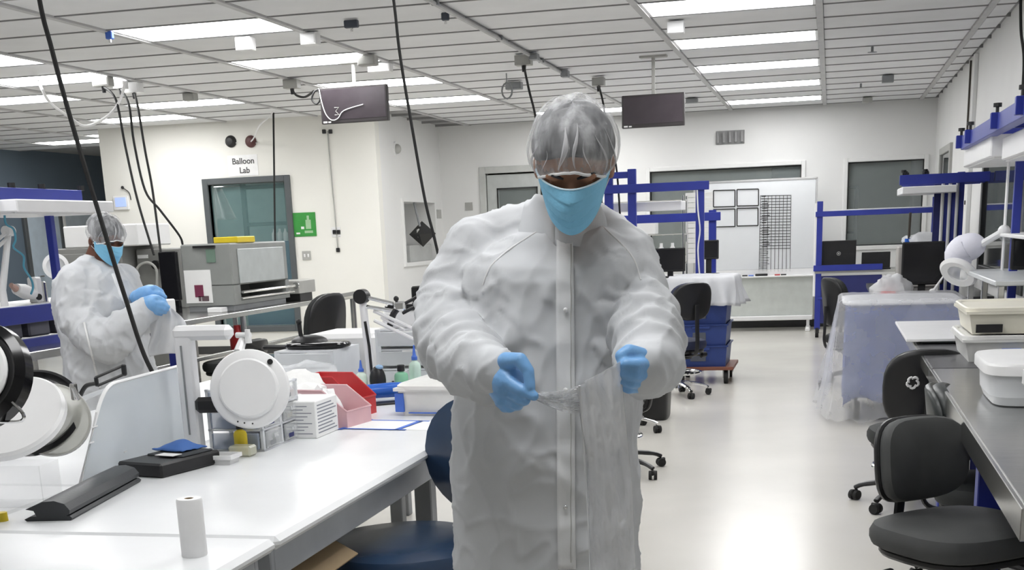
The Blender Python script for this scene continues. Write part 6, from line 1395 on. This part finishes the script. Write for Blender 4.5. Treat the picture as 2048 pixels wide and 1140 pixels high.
# ring coil and small fittings
q = ony(1014, 182, 12.6); tag(obj('cable_coil', MB().tube([(q.x+.05*math.cos(k/12*2*math.pi), q.y, q.z+.07*math.sin(k/12*2*math.pi)) for k in range(12)], .009, 6, closed=True).cyl((q.x, q.y, q.z+.07), (q.x, q.y, ZC), .006, n=6), greym), 'small grey cable coil hanging from the ceiling', 'cable coil')
for k, (px, py) in enumerate(((1745, 91), (1722, 165), (702, 37), (890, 22), (218, 60))):
    q = onz(px, py, ZC); s_ = thing('ceiling_fitting', ('small sprinkler head among the plain tiles', 'second sprinkler head nearer the back wall', 'small dark bracket on the ceiling bar', 'dark clip where bar meets grey runner', 'blue capped end of the ceiling light tube')[k], 'fitting', (q.x, q.y, ZC-.01))
    if k < 2: obj('stem', MB().cyl((0, 0, 0), (0, 0, -.05), .012, n=8), greym, s_); obj('plate', MB().lathe([(0, -.05), (.04, -.048), (.04, -.044), (0, -.04)], 14), greym, s_)
    else: obj('clip', MB().box((0, 0, -.025), (.05+.05*(k == 2), .04, .05), .006), (greym, greym, mat('slate_clip', (.06, .07, .09), .5), mat('slate_clip', (.06, .07, .09), .5), tapeb)[k], s_); obj('screw', MB().cyl((0, 0, -.05), (0, 0, -.07), .01, n=8), chrome, s_)
cdt = thing('ceiling_conduit', 'grey conduit running along a ceiling runner to the dark boxes', 'conduit', (-2.53, 10.5, ZC-.03))
obj('pipe', MB().cyl((.03, -3.5, 0), (.03, 2.4, 0), .014, n=8), runm, cdt); 
for y in (-2.0, -.3, 1.2): obj('strap', MB().box((.03, y, .008), (.05, .03, .034), .004), greym, cdt)
# long hanging cables
def hang(label, pts, r):
    P = spline(pts, 8); tag(obj('hanging_cable', MB().tube(P, r, 8), rubber), label, 'cable')
CY = 4.3; p1 = ony(295, 725, CY)
hang('thick black power cable slanting down in front of the bending worker', [Vector((ony(60, -120, CY).x, CY, ZC)), ony(74, -30, CY), ony(104, 100, CY), ony(142, 240, CY), ony(202, 440, CY), ony(252, 600, CY), p1, Vector((p1.x+.10, CY, TZ+.06)), Vector((p1.x+.16, CY, TZ+.008))], .0085)
hang('thin black cable slanting down beside the cream wall corner', [Vector((ony(786, 0, 5.0).x-.05, 5.0, ZC)), ony(786, -10, 5.0), ony(800, 110, 5.0), ony(825, 260, 5.0), ony(850, 400, 5.0), ony(872, 490, 5.0), ony(895, 600, 5.0), Vector((ony(910, 640, 5.0).x, 5.0, TZ+.005))], .006)
q = onz(547, 225, ZC)
hang('straight thin black cable hanging before the dark framed window', [Vector((q.x, q.y, ZC)), ony(547, 240, q.y), ony(549, 400, q.y), ony(551, 540, q.y), ony(552, 600, q.y)], .012)
tag(obj('white_cable', MB().tube(spline([ony(560, 200, q.y-.3), ony(540, 232, q.y-.2), ony(520, 250, q.y-.2), ony(508, 275, 15.2), ony(502, 283, 15.44)], 5), .008, 6), wplas), 'thin white wire from the ceiling to the dark red bell', 'wire')
hang('black cable hanging at the corner of the right wall', [Vector((onx(2040, 0, 1.2).x, onx(2040, 0, 1.2).y, ZC)), onx(2042, 60, 1.2), onx(2048, 130, 1.2)+Vector((0, .0, 0)), Vector((1.2, onx(2048, 130, 1.2).y, 1.87))], .010)
